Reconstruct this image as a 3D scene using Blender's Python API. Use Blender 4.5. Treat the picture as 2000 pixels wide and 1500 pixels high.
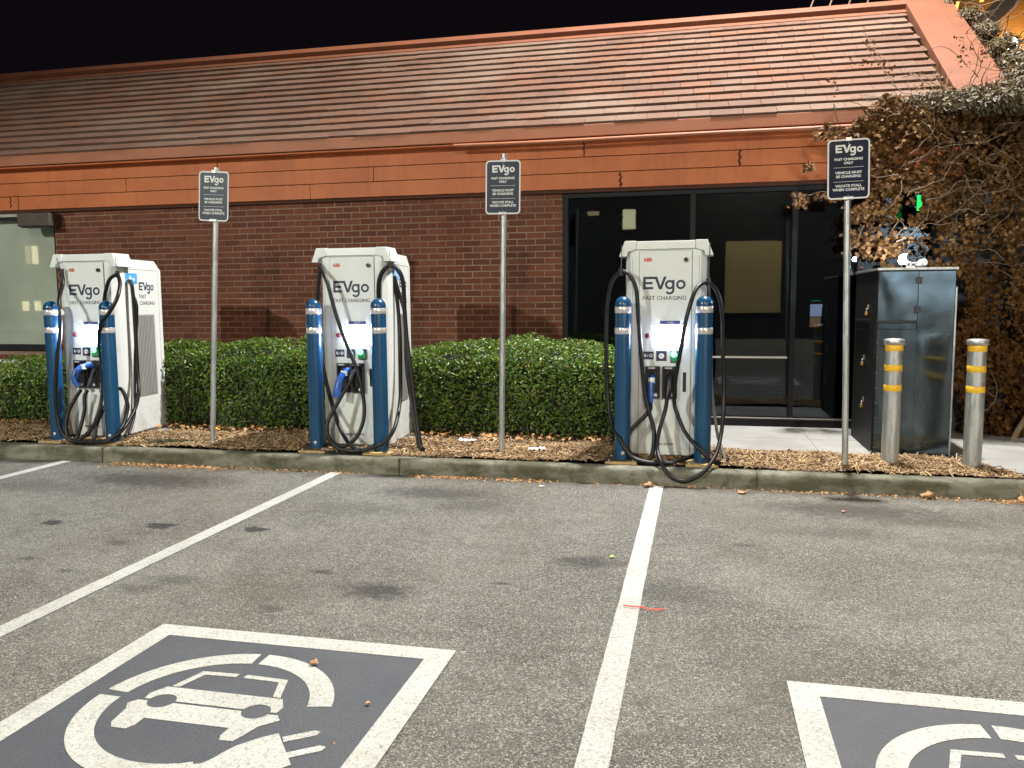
import bpy, bmesh, math, random
import numpy as np
from mathutils import Vector, Matrix, noise as mnoise

random.seed(7)
rng = np.random.default_rng(7)
for o in list(bpy.data.objects):
    bpy.data.objects.remove(o)
S = bpy.context.scene
COL = S.collection

# ------------------------------------------------------------------ camera
CAM_H, CAM_D = 1.546, 6.861
F, PITCH, YAW, ROLL = 1597.4, 0.0998, -0.2248, -0.0070
def cam_axes():
    cy, sy = math.cos(YAW), math.sin(YAW); cp, sp = math.cos(PITCH), math.sin(PITCH)
    w = Vector((sy*cp, cy*cp, -sp)); r0 = Vector((cy, -sy, 0)); u0 = r0.cross(w)
    cr, sr = math.cos(ROLL), math.sin(ROLL)
    return cr*r0 + sr*u0, -sr*r0 + cr*u0, w
r_, u_, w_ = cam_axes()
cd = bpy.data.cameras.new('camera'); cam = bpy.data.objects.new('camera', cd); COL.objects.link(cam)
cam.matrix_world = Matrix(((r_.x, u_.x, -w_.x, 0), (r_.y, u_.y, -w_.y, -CAM_D), (r_.z, u_.z, -w_.z, CAM_H), (0, 0, 0, 1)))
cd.sensor_width = 36; cd.lens = F/2000*36; cd.clip_start = 0.05; cd.clip_end = 600
S.camera = cam

# ------------------------------------------------------------------ night sky, street lamps' light
W = bpy.data.worlds.new('World'); S.world = W; W.use_nodes = True
wn = W.node_tree.nodes; wl = W.node_tree.links
bg = wn['Background']
sky = wn.new('ShaderNodeTexSky'); sky.sky_type = 'NISHITA'; sky.sun_disc = False
sky.sun_elevation = math.radians(-6.0); sky.sun_rotation = math.radians(200); sky.air_density = 1; sky.dust_density = 1
mixw = wn.new('ShaderNodeMix'); mixw.data_type = 'RGBA'; mixw.inputs['Factor'].default_value = 0.9
wl.new(sky.outputs['Color'], mixw.inputs[6]); mixw.inputs[7].default_value = (0.075, 0.055, 0.085, 1)
wl.new(mixw.outputs[2], bg.inputs['Color']); bg.inputs['Strength'].default_value = 0.055
S.view_settings.view_transform = 'Standard'; S.view_settings.look = 'None'
S.view_settings.exposure = 0.0; S.view_settings.gamma = 1.0; S.view_settings.use_curve_mapping = False

LAMPS = [   # name, position, watts, colour, radius, cut-off half angle (full cut-off street lamps)
    ('pole_lamp_light_near', (1.0, 1.6, 10.0), 10800, (1.0, 0.965, 0.91), 0.18, 74),
    ('pole_lamp_light_left', (-12.0, -15.8, 8.0), 8800, (0.96, 1.0, 0.91), 0.16, 84),
    ('pole_lamp_light_right', (13.0, -17.0, 6.3), 4000, (1.0, 0.82, 0.62), 0.18, 85),
]
for n, loc, wt, c, r, half in LAMPS:
    ld = bpy.data.lights.new(n, 'SPOT'); ld.energy = wt; ld.color = c; ld.shadow_soft_size = r
    ld.spot_size = math.radians(2*half); ld.spot_blend = .34 if half < 80 else .20
    lo = bpy.data.objects.new(n, ld); lo.location = loc; COL.objects.link(lo)

# ------------------------------------------------------------------ materials
def nodes_of(name):
    m = bpy.data.materials.new(name); m.use_nodes = True
    return m, m.node_tree.nodes, m.node_tree.links, m.node_tree.nodes['Principled BSDF']
def mathn(n, l, op, a, b=None, clamp=False):
    x = n.new('ShaderNodeMath'); x.operation = op; x.use_clamp = clamp
    for i, v in enumerate((a, b)):
        if v is None: continue
        if isinstance(v, (int, float)): x.inputs[i].default_value = v
        else: l.new(v, x.inputs[i])
    return x.outputs[0]
def mixc(n, l, fac, a, b):
    x = n.new('ShaderNodeMix'); x.data_type = 'RGBA'
    for i, v in ((0, fac), (6, a), (7, b)):
        if isinstance(v, (int, float)): x.inputs[i].default_value = v
        elif isinstance(v, tuple): x.inputs[i].default_value = (*v[:3], 1)
        else: l.new(v, x.inputs[i])
    return x.outputs[2]
def noisen(n, l, vec, scale, detail=4, rough=0.55):
    x = n.new('ShaderNodeTexNoise'); x.inputs['Scale'].default_value = scale
    x.inputs['Detail'].default_value = detail; x.inputs['Roughness'].default_value = rough
    if vec is not None: l.new(vec, x.inputs['Vector'])
    return x.outputs['Fac']
def ramp(n, l, fac, lo, hi, a=0.0, b=1.0):
    x = n.new('ShaderNodeMapRange'); x.inputs[1].default_value = lo; x.inputs[2].default_value = hi
    x.inputs[3].default_value = a; x.inputs[4].default_value = b; x.clamp = True
    l.new(fac, x.inputs[0]); return x.outputs[0]
def pos(n): return n.new('ShaderNodeNewGeometry').outputs['Position']
def bump(n, l, h, b, strength, dist=0.01):
    x = n.new('ShaderNodeBump'); x.inputs['Strength'].default_value = strength; x.inputs['Distance'].default_value = dist
    l.new(h, x.inputs['Height']); l.new(x.outputs[0], b.inputs['Normal'])
def mat(name, col, rough=0.5, metal=0.0, col2=None, scale=6.0, bmp=0.0, bscale=60.0, spec=0.5, coat=0.0, lo=0.35, hi=0.7, emit=None, estr=0.0):
    m, n, l, b = nodes_of(name)
    b.inputs['Roughness'].default_value = rough; b.inputs['Metallic'].default_value = metal
    b.inputs['Specular IOR Level'].default_value = spec; b.inputs['Coat Weight'].default_value = coat
    if col2 is not None:
        P = pos(n)
        f = ramp(n, l, noisen(n, l, P, scale, 6, 0.6), lo, hi)
        l.new(mixc(n, l, f, col, col2), b.inputs['Base Color'])
    else:
        b.inputs['Base Color'].default_value = (*col, 1)
    if bmp > 0: bump(n, l, noisen(n, l, pos(n), bscale, 3), b, bmp, 0.004)
    if emit is not None:
        b.inputs['Emission Color'].default_value = (*emit, 1); b.inputs['Emission Strength'].default_value = estr
    return m

STAINS = [(-4.75, -.62, .55, .22, .75), (-5.3, -1.0, .5, .2, .35), (-4.49, -2.02, .085, .055, .85), (-3.67, -1.94, .11, .07, .85), (-2.97, -1.89, .085, .06, .85),
          (-1.66, -2.85, .15, .09, .75), (-.63, -2.14, .15, .09, .6), (-2.05, -.62, .38, .16, .6), (-1.65, -.95, .3, .16, .35), (-2.4, -1.2, .35, .14, .25),
          (1.15, -.55, .5, .17, .65), (1.5, -.75, .3, .12, .5), (.95, -1.2, .25, .1, .3), (-.1, -2.55, .2, .14, .38), (-3.67, -2.35, .07, .04, .6), (-2.86, -2.92, .11, .06, .5), (-2.98, -3.08, .09, .06, .42),
          (-2.1, -2.62, .05, .03, .7), (-1.04, -2.6, .035, .025, .7), (-4.0, -2.75, .05, .025, .6), (-3.6, -2.9, .04, .02, .6), (1.9, -1.4, .6, .1, .25), (.3, -1.6, .06, .03, .5), (-2.1, -3.2, .05, .03, .5), (2.2, -2.8, .5, .2, .22)]
def asphalt_mat():
    m, n, l, b = nodes_of('worn_asphalt')
    P = pos(n)
    big = noisen(n, l, P, 0.9, 5, 0.6); mid = noisen(n, l, P, 7, 4, 0.6)
    v = n.new('ShaderNodeTexVoronoi'); v.inputs['Scale'].default_value = 165; l.new(P, v.inputs['Vector'])
    v2 = n.new('ShaderNodeTexVoronoi'); v2.inputs['Scale'].default_value = 340; l.new(P, v2.inputs['Vector'])
    sep = n.new('ShaderNodeSeparateColor'); l.new(v.outputs['Color'], sep.inputs[0])
    sep2 = n.new('ShaderNodeSeparateColor'); l.new(v2.outputs['Color'], sep2.inputs[0])
    base = mixc(n, l, ramp(n, l, big, .40, .62), (0.086, 0.080, 0.067), (0.150, 0.144, 0.126))
    base = mixc(n, l, mathn(n, l, 'MULTIPLY', ramp(n, l, sep.outputs[0], .62, .95), 0.75), base, (0.40, 0.39, 0.34))
    base = mixc(n, l, mathn(n, l, 'MULTIPLY', ramp(n, l, sep.outputs[1], .5, .9), 0.75), base, (0.030, 0.027, 0.023))
    base = mixc(n, l, mathn(n, l, 'MULTIPLY', ramp(n, l, sep2.outputs[0], .8, 1.0), 0.5), base, (0.42, 0.41, 0.38))
    base = mixc(n, l, mathn(n, l, 'MULTIPLY', ramp(n, l, mid, .50, .74), 0.5), base, (0.068, 0.062, 0.047))
    # oil stains and tar patches
    sx = n.new('ShaderNodeSeparateXYZ'); l.new(P, sx.inputs[0])
    edge = noisen(n, l, P, 13, 8, 0.75)
    tot = None
    for (x, y, rx, ry, s) in STAINS:
        dx = mathn(n, l, 'MULTIPLY', mathn(n, l, 'SUBTRACT', sx.outputs[0], x), 1/rx)
        dy = mathn(n, l, 'MULTIPLY', mathn(n, l, 'SUBTRACT', sx.outputs[1], y), 1/ry)
        d = mathn(n, l, 'SQRT', mathn(n, l, 'ADD', mathn(n, l, 'MULTIPLY', dx, dx), mathn(n, l, 'MULTIPLY', dy, dy)))
        d = mathn(n, l, 'ADD', d, mathn(n, l, 'MULTIPLY', mathn(n, l, 'SUBTRACT', edge, 0.5), 3.4))
        soft = 0.8 if s < 0.8 else 0.12
        k = ramp(n, l, d, 1.0 - soft*.5, 1.0 + soft, s, 0.0)
        tot = k if tot is None else mathn(n, l, 'MAXIMUM', tot, k)
    base = mixc(n, l, tot, base, (0.016, 0.014, 0.015))
    gut = mathn(n, l, 'ADD', sx.outputs[1], mathn(n, l, 'MULTIPLY', mathn(n, l, 'SUBTRACT', noisen(n, l, P, 3.5, 6, .7), .5), .55))
    base = mixc(n, l, ramp(n, l, gut, -.22, -.02, 0, .6), base, (0.045, 0.035, 0.022))
    warm = noisen(n, l, P, .55, 4, .6)
    base = mixc(n, l, ramp(n, l, warm, .48, .66, 0, .40), base, (0.075, 0.060, 0.042))
    l.new(base, b.inputs['Base Color'])
    b.inputs['Roughness'].default_value = 0.82; b.inputs['Specular IOR Level'].default_value = 0.35
    h = mathn(n, l, 'ADD', mathn(n, l, 'MULTIPLY', v.outputs['Distance'], -1.0), mathn(n, l, 'MULTIPLY', mid, 0.6))
    bump(n, l, h, b, 0.65, 0.006)
    return m
def paint_mat(name, col, worn, under=(0.12, 0.115, 0.10), lo=.62, hi=.72, dirt=(0.42, 0.42, 0.37)):
    m, n, l, b = nodes_of(name)
    P = pos(n)
    v = n.new('ShaderNodeTexVoronoi'); v.inputs['Scale'].default_value = 165; l.new(P, v.inputs['Vector'])
    sep = n.new('ShaderNodeSeparateColor'); l.new(v.outputs['Color'], sep.inputs[0])
    w = noisen(n, l, P, 62, 8, 0.8); g = noisen(n, l, P, 3, 8, 0.7)
    c = mixc(n, l, ramp(n, l, g, .35, .75), col, dirt)
    c = mixc(n, l, mathn(n, l, 'MULTIPLY', ramp(n, l, sep.outputs[0], .80, .95), 0.42), c, under)
    c = mixc(n, l, mathn(n, l, 'MULTIPLY', ramp(n, l, w, lo, hi), worn), c, under)
    l.new(c, b.inputs['Base Color']); b.inputs['Roughness'].default_value = 0.7
    bump(n, l, mathn(n, l, 'MULTIPLY', v.outputs['Distance'], -1.0), b, 0.5, 0.005)
    return m
def piece_mat(name, cols, rough=0.8, bscale=70, bmp=0.4, spots=None):
    """every brick / tile / board gets its own tone (object and island random)"""
    m, n, l, b = nodes_of(name)
    g = n.new('ShaderNodeNewGeometry'); oi = n.new('ShaderNodeObjectInfo')
    rnd = mathn(n, l, 'FRACT', mathn(n, l, 'ADD', mathn(n, l, 'MULTIPLY', oi.outputs['Random'], 7.31), g.outputs['Random Per Island']))
    cr = n.new('ShaderNodeValToRGB'); l.new(rnd, cr.inputs[0]); cr.color_ramp.interpolation = 'CONSTANT'
    while len(cr.color_ramp.elements) < len(cols): cr.color_ramp.elements.new(0.5)
    for i, c in enumerate(cols):
        e = cr.color_ramp.elements[i]; e.position = i/len(cols); e.color = (*c, 1)
    f = noisen(n, l, g.outputs['Position'], 14, 6, 0.7)
    c = mixc(n, l, ramp(n, l, f, .4, .8, 0, .55), cr.outputs[0], tuple(x*0.55 for x in cols[0]))
    if spots: 
        f2 = noisen(n, l, g.outputs['Position'], spots[1], 5, 0.6)
        c = mixc(n, l, ramp(n, l, f2, .5, .68, 0, spots[2]), c, spots[0])
    l.new(c, b.inputs['Base Color']); b.inputs['Roughness'].default_value = rough
    b.inputs['Specular IOR Level'].default_value = 0.3
    bump(n, l, noisen(n, l, g.outputs['Position'], bscale, 4), b, bmp, 0.004)
    return m
def leaf_mat(name, cols, rough=0.4, trans=0.25, spec=0.5):
    m, n, l, b = nodes_of(name)
    g = n.new('ShaderNodeNewGeometry')
    cr = n.new('ShaderNodeValToRGB'); l.new(g.outputs['Random Per Island'], cr.inputs[0])
    while len(cr.color_ramp.elements) < len(cols): cr.color_ramp.elements.new(0.5)
    for i, c in enumerate(cols):
        e = cr.color_ramp.elements[i]; e.position = i/(len(cols)-1); e.color = (*c, 1)
    f = noisen(n, l, g.outputs['Position'], 3.5, 3, .5)
    c = mixc(n, l, ramp(n, l, f, .35, .7, 0, .5), cr.outputs[0], cols[0])
    l.new(c, b.inputs['Base Color']); b.inputs['Roughness'].default_value = rough
    b.inputs['Specular IOR Level'].default_value = spec
    t = n.new('ShaderNodeBsdfTranslucent'); l.new(c, t.inputs['Color'])
    mx = n.new('ShaderNodeMixShader'); mx.inputs[0].default_value = trans
    out = n['Material Output']; l.new(b.outputs[0], mx.inputs[1]); l.new(t.outputs[0], mx.inputs[2]); l.new(mx.outputs[0], out.inputs['Surface'])
    return m
def glass_mat(name, tint, ior=1.5, gl=(1, 1, 1), rough=0.02, wav=0.0):
    m, n, l, b = nodes_of(name); n.remove(b)
    lw_ = n.new('ShaderNodeLayerWeight'); lw_.inputs['Blend'].default_value = 0.5
    fac = mathn(n, l, 'ADD', mathn(n, l, 'MULTIPLY', mathn(n, l, 'POWER', lw_.outputs['Facing'], 4.0), .9), ior-1.46)
    t = n.new('ShaderNodeBsdfTransparent'); t.inputs[0].default_value = (*tint, 1)
    g = n.new('ShaderNodeBsdfGlossy'); g.inputs['Color'].default_value = (*gl, 1); g.inputs['Roughness'].default_value = rough
    if wav:
        bn = n.new('ShaderNodeBump'); bn.inputs['Strength'].default_value = wav; bn.inputs['Distance'].default_value = 0.01
        l.new(noisen(n, l, pos(n), 1.2, 2), bn.inputs['Height']); l.new(bn.outputs[0], g.inputs['Normal'])
    mx = n.new('ShaderNodeMixShader'); l.new(fac, mx.inputs[0]); l.new(t.outputs[0], mx.inputs[1]); l.new(g.outputs[0], mx.inputs[2])
    l.new(mx.outputs[0], n['Material Output'].inputs['Surface'])
    return m
def emis(name, col, s):
    m, n, l, b = nodes_of(name); b.inputs['Base Color'].default_value = (0.02, 0.02, 0.02, 1)
    b.inputs['Emission Color'].default_value = (*col, 1); b.inputs['Emission Strength'].default_value = s
    return m

M = {}
M['asphalt'] = asphalt_mat()
M['line'] = paint_mat('white_line_paint', (0.50, 0.50, 0.475), 0.6, dirt=(0.33, 0.325, 0.29), lo=.52, hi=.60)
M['stencil_blue'] = paint_mat('slate_blue_paint', (0.058, 0.063, 0.076), 0.6, under=(0.04, 0.038, 0.036), lo=.55, hi=.8, dirt=(0.080, 0.083, 0.090))
M['stencil_white'] = paint_mat('white_stencil_paint', (0.52, 0.52, 0.485), 0.65, under=(0.13, 0.125, 0.12), lo=.53, hi=.61, dirt=(0.38, 0.38, 0.34))
def kerb_mat():
    m, n, l, b = nodes_of('kerb_concrete')
    P = pos(n); mp = n.new('ShaderNodeMapping'); mp.inputs['Scale'].default_value = (1, 1, 3.2); l.new(P, mp.inputs[0])
    c = mixc(n, l, ramp(n, l, noisen(n, l, mp.outputs[0], 1.9, 7, .65), .38, .60), (0.215, 0.208, 0.165), (0.075, 0.073, 0.043))
    c = mixc(n, l, ramp(n, l, noisen(n, l, P, 7, 8, .75), .50, .64, 0, .75), c, (0.045, 0.043, 0.026))
    c = mixc(n, l, ramp(n, l, noisen(n, l, P, 90, 4, .8), .60, .70, 0, .5), c, (0.34, 0.33, 0.28))
    l.new(c, b.inputs['Base Color']); b.inputs['Roughness'].default_value = .9
    bump(n, l, noisen(n, l, P, 60, 6, .7), b, .9, .006)
    return m
M['kerb'] = kerb_mat()
M['walk'] = mat('walk_concrete', (0.27, 0.268, 0.258), .85, col2=(0.20, 0.195, 0.185), scale=2.2, bmp=.25, bscale=60)
M['pad'] = mat('pad_concrete', (0.30, 0.295, 0.27), .85, col2=(0.2, 0.19, 0.16), scale=5, bmp=.25, bscale=60)
M['soil'] = mat('mulch_soil', (0.10, 0.052, 0.024), .95, col2=(0.035, 0.02, 0.012), scale=14, bmp=.8, bscale=40)
M['chip'] = leaf_mat('wood_chips', [(0.10, 0.058, 0.028), (0.36, 0.235, 0.125), (0.52, 0.38, 0.22), (0.20, 0.110, 0.052), (0.60, 0.48, 0.32)], .85, .0, .2)
M['litter'] = leaf_mat('dry_litter', [(0.28, 0.13, 0.05), (0.5, 0.27, 0.11), (0.55, 0.36, 0.18)], .75, .1, .25)
M['mortar'] = mat('mortar', (0.25, 0.175, 0.125), .95, col2=(0.15, 0.088, 0.06), scale=2.5, bmp=.3, bscale=90)
M['brick'] = piece_mat('red_brick', [(0.125, 0.040, 0.022), (0.143, 0.046, 0.025), (0.112, 0.035, 0.020), (0.155, 0.052, 0.029), (0.102, 0.032, 0.019)], .85, 80, .5, ((0.10, 0.04, 0.024), .8, .35))
M['tile'] = piece_mat('roof_tile', [(0.103, 0.052, 0.034), (0.112, 0.059, 0.040), (0.110, 0.064, 0.046), (0.118, 0.055, 0.033), (0.090, 0.048, 0.033), (0.106, 0.060, 0.042)], .8, 50, .4, ((0.142, 0.100, 0.074), .5, .85))
def fascia_mat():
    m, n, l, b = nodes_of('rust_orange_paint')
    P = pos(n); mp = n.new('ShaderNodeMapping'); mp.inputs['Scale'].default_value = (11, 11, .9); l.new(P, mp.inputs[0])
    c = mixc(n, l, ramp(n, l, noisen(n, l, P, 1.6, 6, .65), .35, .7), (0.48, 0.132, 0.034), (0.37, 0.092, 0.023))
    c = mixc(n, l, ramp(n, l, noisen(n, l, mp.outputs[0], 1.0, 6, .7), .5, .72, 0, .42), c, (0.22, 0.060, 0.020))
    c = mixc(n, l, ramp(n, l, noisen(n, l, P, 45, 6, .8), .60, .68, 0, .6), c, (0.12, 0.035, 0.014))
    l.new(c, b.inputs['Base Color']); b.inputs['Roughness'].default_value = .6
    bump(n, l, noisen(n, l, P, 25, 4), b, .2, .004)
    return m
M['fascia'] = fascia_mat()
M['salmon'] = mat('lit_salmon_paint', (0.29, 0.105, 0.050), .6, col2=(0.25, 0.084, 0.040), scale=2.0, bmp=.12, bscale=25)  # fascia orange as it looks brightly lit, paler tone put into the colour
M['rake'] = mat('dimmed_salmon_paint', (0.145, 0.048, 0.021), .65, col2=(0.110, 0.035, 0.015), scale=2.5, bmp=.15, bscale=25)  # same salmon, darkened in the colour to offset the near lamp
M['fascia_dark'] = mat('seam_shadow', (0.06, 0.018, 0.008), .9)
M['frame'] = mat('dark_window_frame', (0.009, 0.010, 0.011), .6, spec=.2)
M['steel_rail'] = mat('brushed_rail', (0.5, 0.48, 0.45), .35, .8)
M['glass_dark'] = glass_mat('tinted_glass', (0.34, 0.38, 0.43), 1.515, (.85, .93, 1), .018, .02)
M['glass_left'] = glass_mat('clear_glass', (0.93, 0.95, 0.93), 1.5, (1, 1, 1), .02, .02)
M['blind'] = mat('pale_roller_blind', (0.50, 0.51, 0.46), .9, col2=(0.36, 0.37, 0.33), scale=1.3)
M['interior'] = mat('dark_interior', (0.045, 0.058, 0.080), .9, col2=(0.02, 0.025, 0.035), scale=1.2)
M['interior_floor'] = mat('dark_floor', (0.02, 0.025, 0.03), .35)
M['fixture'] = mat('dark_brown_fixture', (0.055, 0.042, 0.030), .7, col2=(0.03, 0.024, 0.018), scale=10)
def charger_white():
    m, n, l, b = nodes_of('charger_white_paint')
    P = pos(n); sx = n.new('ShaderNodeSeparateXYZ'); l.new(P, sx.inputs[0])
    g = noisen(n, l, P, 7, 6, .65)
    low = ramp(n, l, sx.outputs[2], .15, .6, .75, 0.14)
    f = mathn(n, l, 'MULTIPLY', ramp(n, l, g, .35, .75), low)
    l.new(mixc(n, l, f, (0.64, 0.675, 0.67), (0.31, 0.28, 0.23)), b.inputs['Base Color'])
    b.inputs['Roughness'].default_value = .42
    bump(n, l, noisen(n, l, P, 220, 2), b, .08, .002)
    return m
M['white'] = charger_white()
M['seam'] = mat('grey_seam', (0.16, 0.16, 0.155), .7)
M['louvre'] = mat('grey_louvre', (0.36, 0.36, 0.36), .5, .3)
M['navy'] = mat('navy_print', (0.018, 0.022, 0.060), .5)
M['greyprint'] = mat('grey_print', (0.05, 0.05, 0.07), .5)
M['red'] = mat('red_print', (0.50, 0.03, 0.02), .5)
M['estop'] = mat('red_button', (0.16, 0.02, 0.025), .45)
M['black'] = mat('black_plastic', (0.010, 0.010, 0.012), .4)
M['holster'] = mat('holster_plastic', (0.014, 0.014, 0.017), .35)
M['cable'] = mat('black_rubber_cable', (0.0055, 0.005, 0.0055), .42, spec=.35)
M['cable_grey'] = mat('dusty_cable', (0.07, 0.065, 0.058), .6)
M['bluehandle'] = mat('blue_handle_plastic', (0.015, 0.085, 0.36), .35)
M['whiteprint'] = mat('white_print', (0.75, 0.75, 0.75), .5)
M['screen'] = emis('lit_screen', (0.60, 0.72, 1.0), 130.0)
M['screen_strip'] = mat('screen_header', (0.03, 0.04, 0.12), .3)
M['green_glow'] = emis('green_reader_light', (0.05, 1.0, 0.22), 16.0)
M['green_dim'] = emis('green_reader_face', (0.01, 0.35, 0.08), 0.55)
M['green_strong'] = emis('green_led_sign', (0.0, 0.9, 0.12), 1.6)
M['skyblue'] = mat('sky_blue_sticker', (0.06, 0.33, 0.68), .4)
M['bollard'] = mat('blue_bollard_plastic', (0.007, 0.056, 0.130), .26, col2=(0.006, 0.040, 0.098), scale=5, lo=.4, hi=.8, bmp=.05, bscale=90)
M['band'] = mat('reflective_band', (0.62, 0.60, 0.60), .25, .35, col2=(0.42, 0.40, 0.42), scale=60)
M['baseyellow'] = mat('sandy_base_plate', (0.46, 0.32, 0.13), .8, col2=(0.30, 0.21, 0.10), scale=20)
def galv():
    m, n, l, b = nodes_of('galvanised_steel')
    P = pos(n); mp = n.new('ShaderNodeMapping'); mp.inputs['Scale'].default_value = (1, 1, .18); l.new(P, mp.inputs[0])
    v = n.new('ShaderNodeTexVoronoi'); v.inputs['Scale'].default_value = 45; l.new(mp.outputs[0], v.inputs['Vector'])
    sp = n.new('ShaderNodeSeparateColor'); l.new(v.outputs['Color'], sp.inputs[0])
    g = noisen(n, l, mp.outputs[0], 22, 5, .7)
    c = mixc(n, l, ramp(n, l, sp.outputs[0], 0, 1), (0.34, 0.35, 0.345), (0.50, 0.51, 0.50))
    c = mixc(n, l, ramp(n, l, g, .58, .75, 0, .6), c, (0.13, 0.12, 0.10))
    l.new(c, b.inputs['Base Color']); b.inputs['Metallic'].default_value = .75; b.inputs['Roughness'].default_value = .42
    return m
M['galv'] = galv()
M['yellow'] = mat('yellow_tape', (0.85, 0.50, 0.015), .45, col2=(0.65, 0.36, 0.02), scale=40)
M['signnavy'] = mat('navy_sign_face', (0.017, 0.024, 0.042), .4, spec=.35)
M['alu'] = mat('dull_aluminium', (.10, .10, .10), .6, .3)
M['signdeep'] = mat('no_glare_navy_sign_face', (0.006, 0.009, 0.028), .28, spec=.08)  # copy of the sign navy, colour darkened for a face without glare
M['signwhite'] = mat('white_sign_print', (0.62, 0.63, 0.62), .45)
def sheet():
    m, n, l, b = nodes_of('dented_black_sheet_steel')
    P = pos(n)
    l.new(mixc(n, l, ramp(n, l, noisen(n, l, P, 3, 5, .6), .35, .7), (0.125, 0.155, 0.175), (0.085, 0.11, 0.125)), b.inputs['Base Color'])
    b.inputs['Metallic'].default_value = .85
    l.new(ramp(n, l, noisen(n, l, P, 7, 5, .7), .3, .8, .08, .20), b.inputs['Roughness'])
    bump(n, l, noisen(n, l, P, 2.2, 2, .35), b, .22, .035)
    return m
M['sheet'] = sheet()
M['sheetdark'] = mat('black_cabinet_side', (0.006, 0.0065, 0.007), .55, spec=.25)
M['brass'] = mat('brass_padlock', (0.55, 0.36, 0.10), .35, .8)
M['lens'] = emis('lit_flood_lens', (0.80, 0.90, 1.0), 160.0)
M['hedge'] = leaf_mat('box_hedge_leaves', [(0.020, 0.048, 0.007), (0.072, 0.150, 0.014), (0.115, 0.220, 0.018), (0.20, 0.29, 0.030), (0.070, 0.14, 0.018), (0.06, 0.12, 0.018), (0.24, 0.17, 0.05)], .36, .28, .5)
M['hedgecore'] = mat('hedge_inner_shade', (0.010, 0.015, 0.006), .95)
M['twig'] = mat('brown_twigs', (0.16, 0.105, 0.055), .85, col2=(0.08, 0.05, 0.03), scale=8)
M['twigpale'] = mat('pale_dry_twigs', (0.15, 0.10, 0.055), .8, col2=(0.08, 0.05, 0.028), scale=8)
M['ivy'] = leaf_mat('dry_ivy_leaves', [(0.045, 0.018, 0.005), (0.135, 0.060, 0.014), (0.215, 0.105, 0.026), (0.080, 0.034, 0.009), (0.165, 0.082, 0.022)], .62, .25, .25)
M['ivybright'] = leaf_mat('tan_ivy_leaves', [(0.13, 0.064, 0.018), (0.20, 0.11, 0.034), (0.25, 0.145, 0.05)], .6, .2, .3)
M['climber'] = leaf_mat('pale_tan_climber_leaves', [(0.030, 0.022, 0.009), (0.085, 0.062, 0.027), (0.150, 0.115, 0.060), (0.060, 0.046, 0.019)], .5, .25, .4)
M['stucco'] = mat('ochre_stucco', (0.15, 0.070, 0.014), .9, col2=(0.11, 0.05, 0.010), scale=2, bmp=.3)
M['timber'] = mat('dark_timber', (0.05, 0.032, 0.018), .9, col2=(0.025, 0.016, 0.01), scale=6)
M['lampsteel'] = mat('dark_lamp_steel', (0.06, 0.06, 0.06), .5, .5)
M['lamplens'] = emis('street_lamp_lens', (1.0, 0.95, 0.85), 8.0)
M['tissue'] = mat('white_tissue', (0.75, 0.75, 0.72), .9)
M['greenweed'] = leaf_mat('weed_leaves', [(0.02, 0.045, 0.018), (0.04, 0.08, 0.03), (0.05, 0.10, 0.035)], .5, .2)
M['farwall'] = mat('far_beige_wall', (0.62, 0.48, 0.24), .9, col2=(0.55, 0.42, 0.20), scale=1)
M['fardark'] = mat('far_dark_wall', (0.028, 0.028, 0.032), .9)
M['farlit'] = emis('far_lit_window', (1.0, 0.88, 0.50), 6.0)
M['fardim'] = emis('far_dim_window', (1.0, 0.74, 0.40), 2.5)
M['farwhite'] = emis('kiosk_screen_glow', (0.8, 0.85, 1.0), 1.5)

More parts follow.
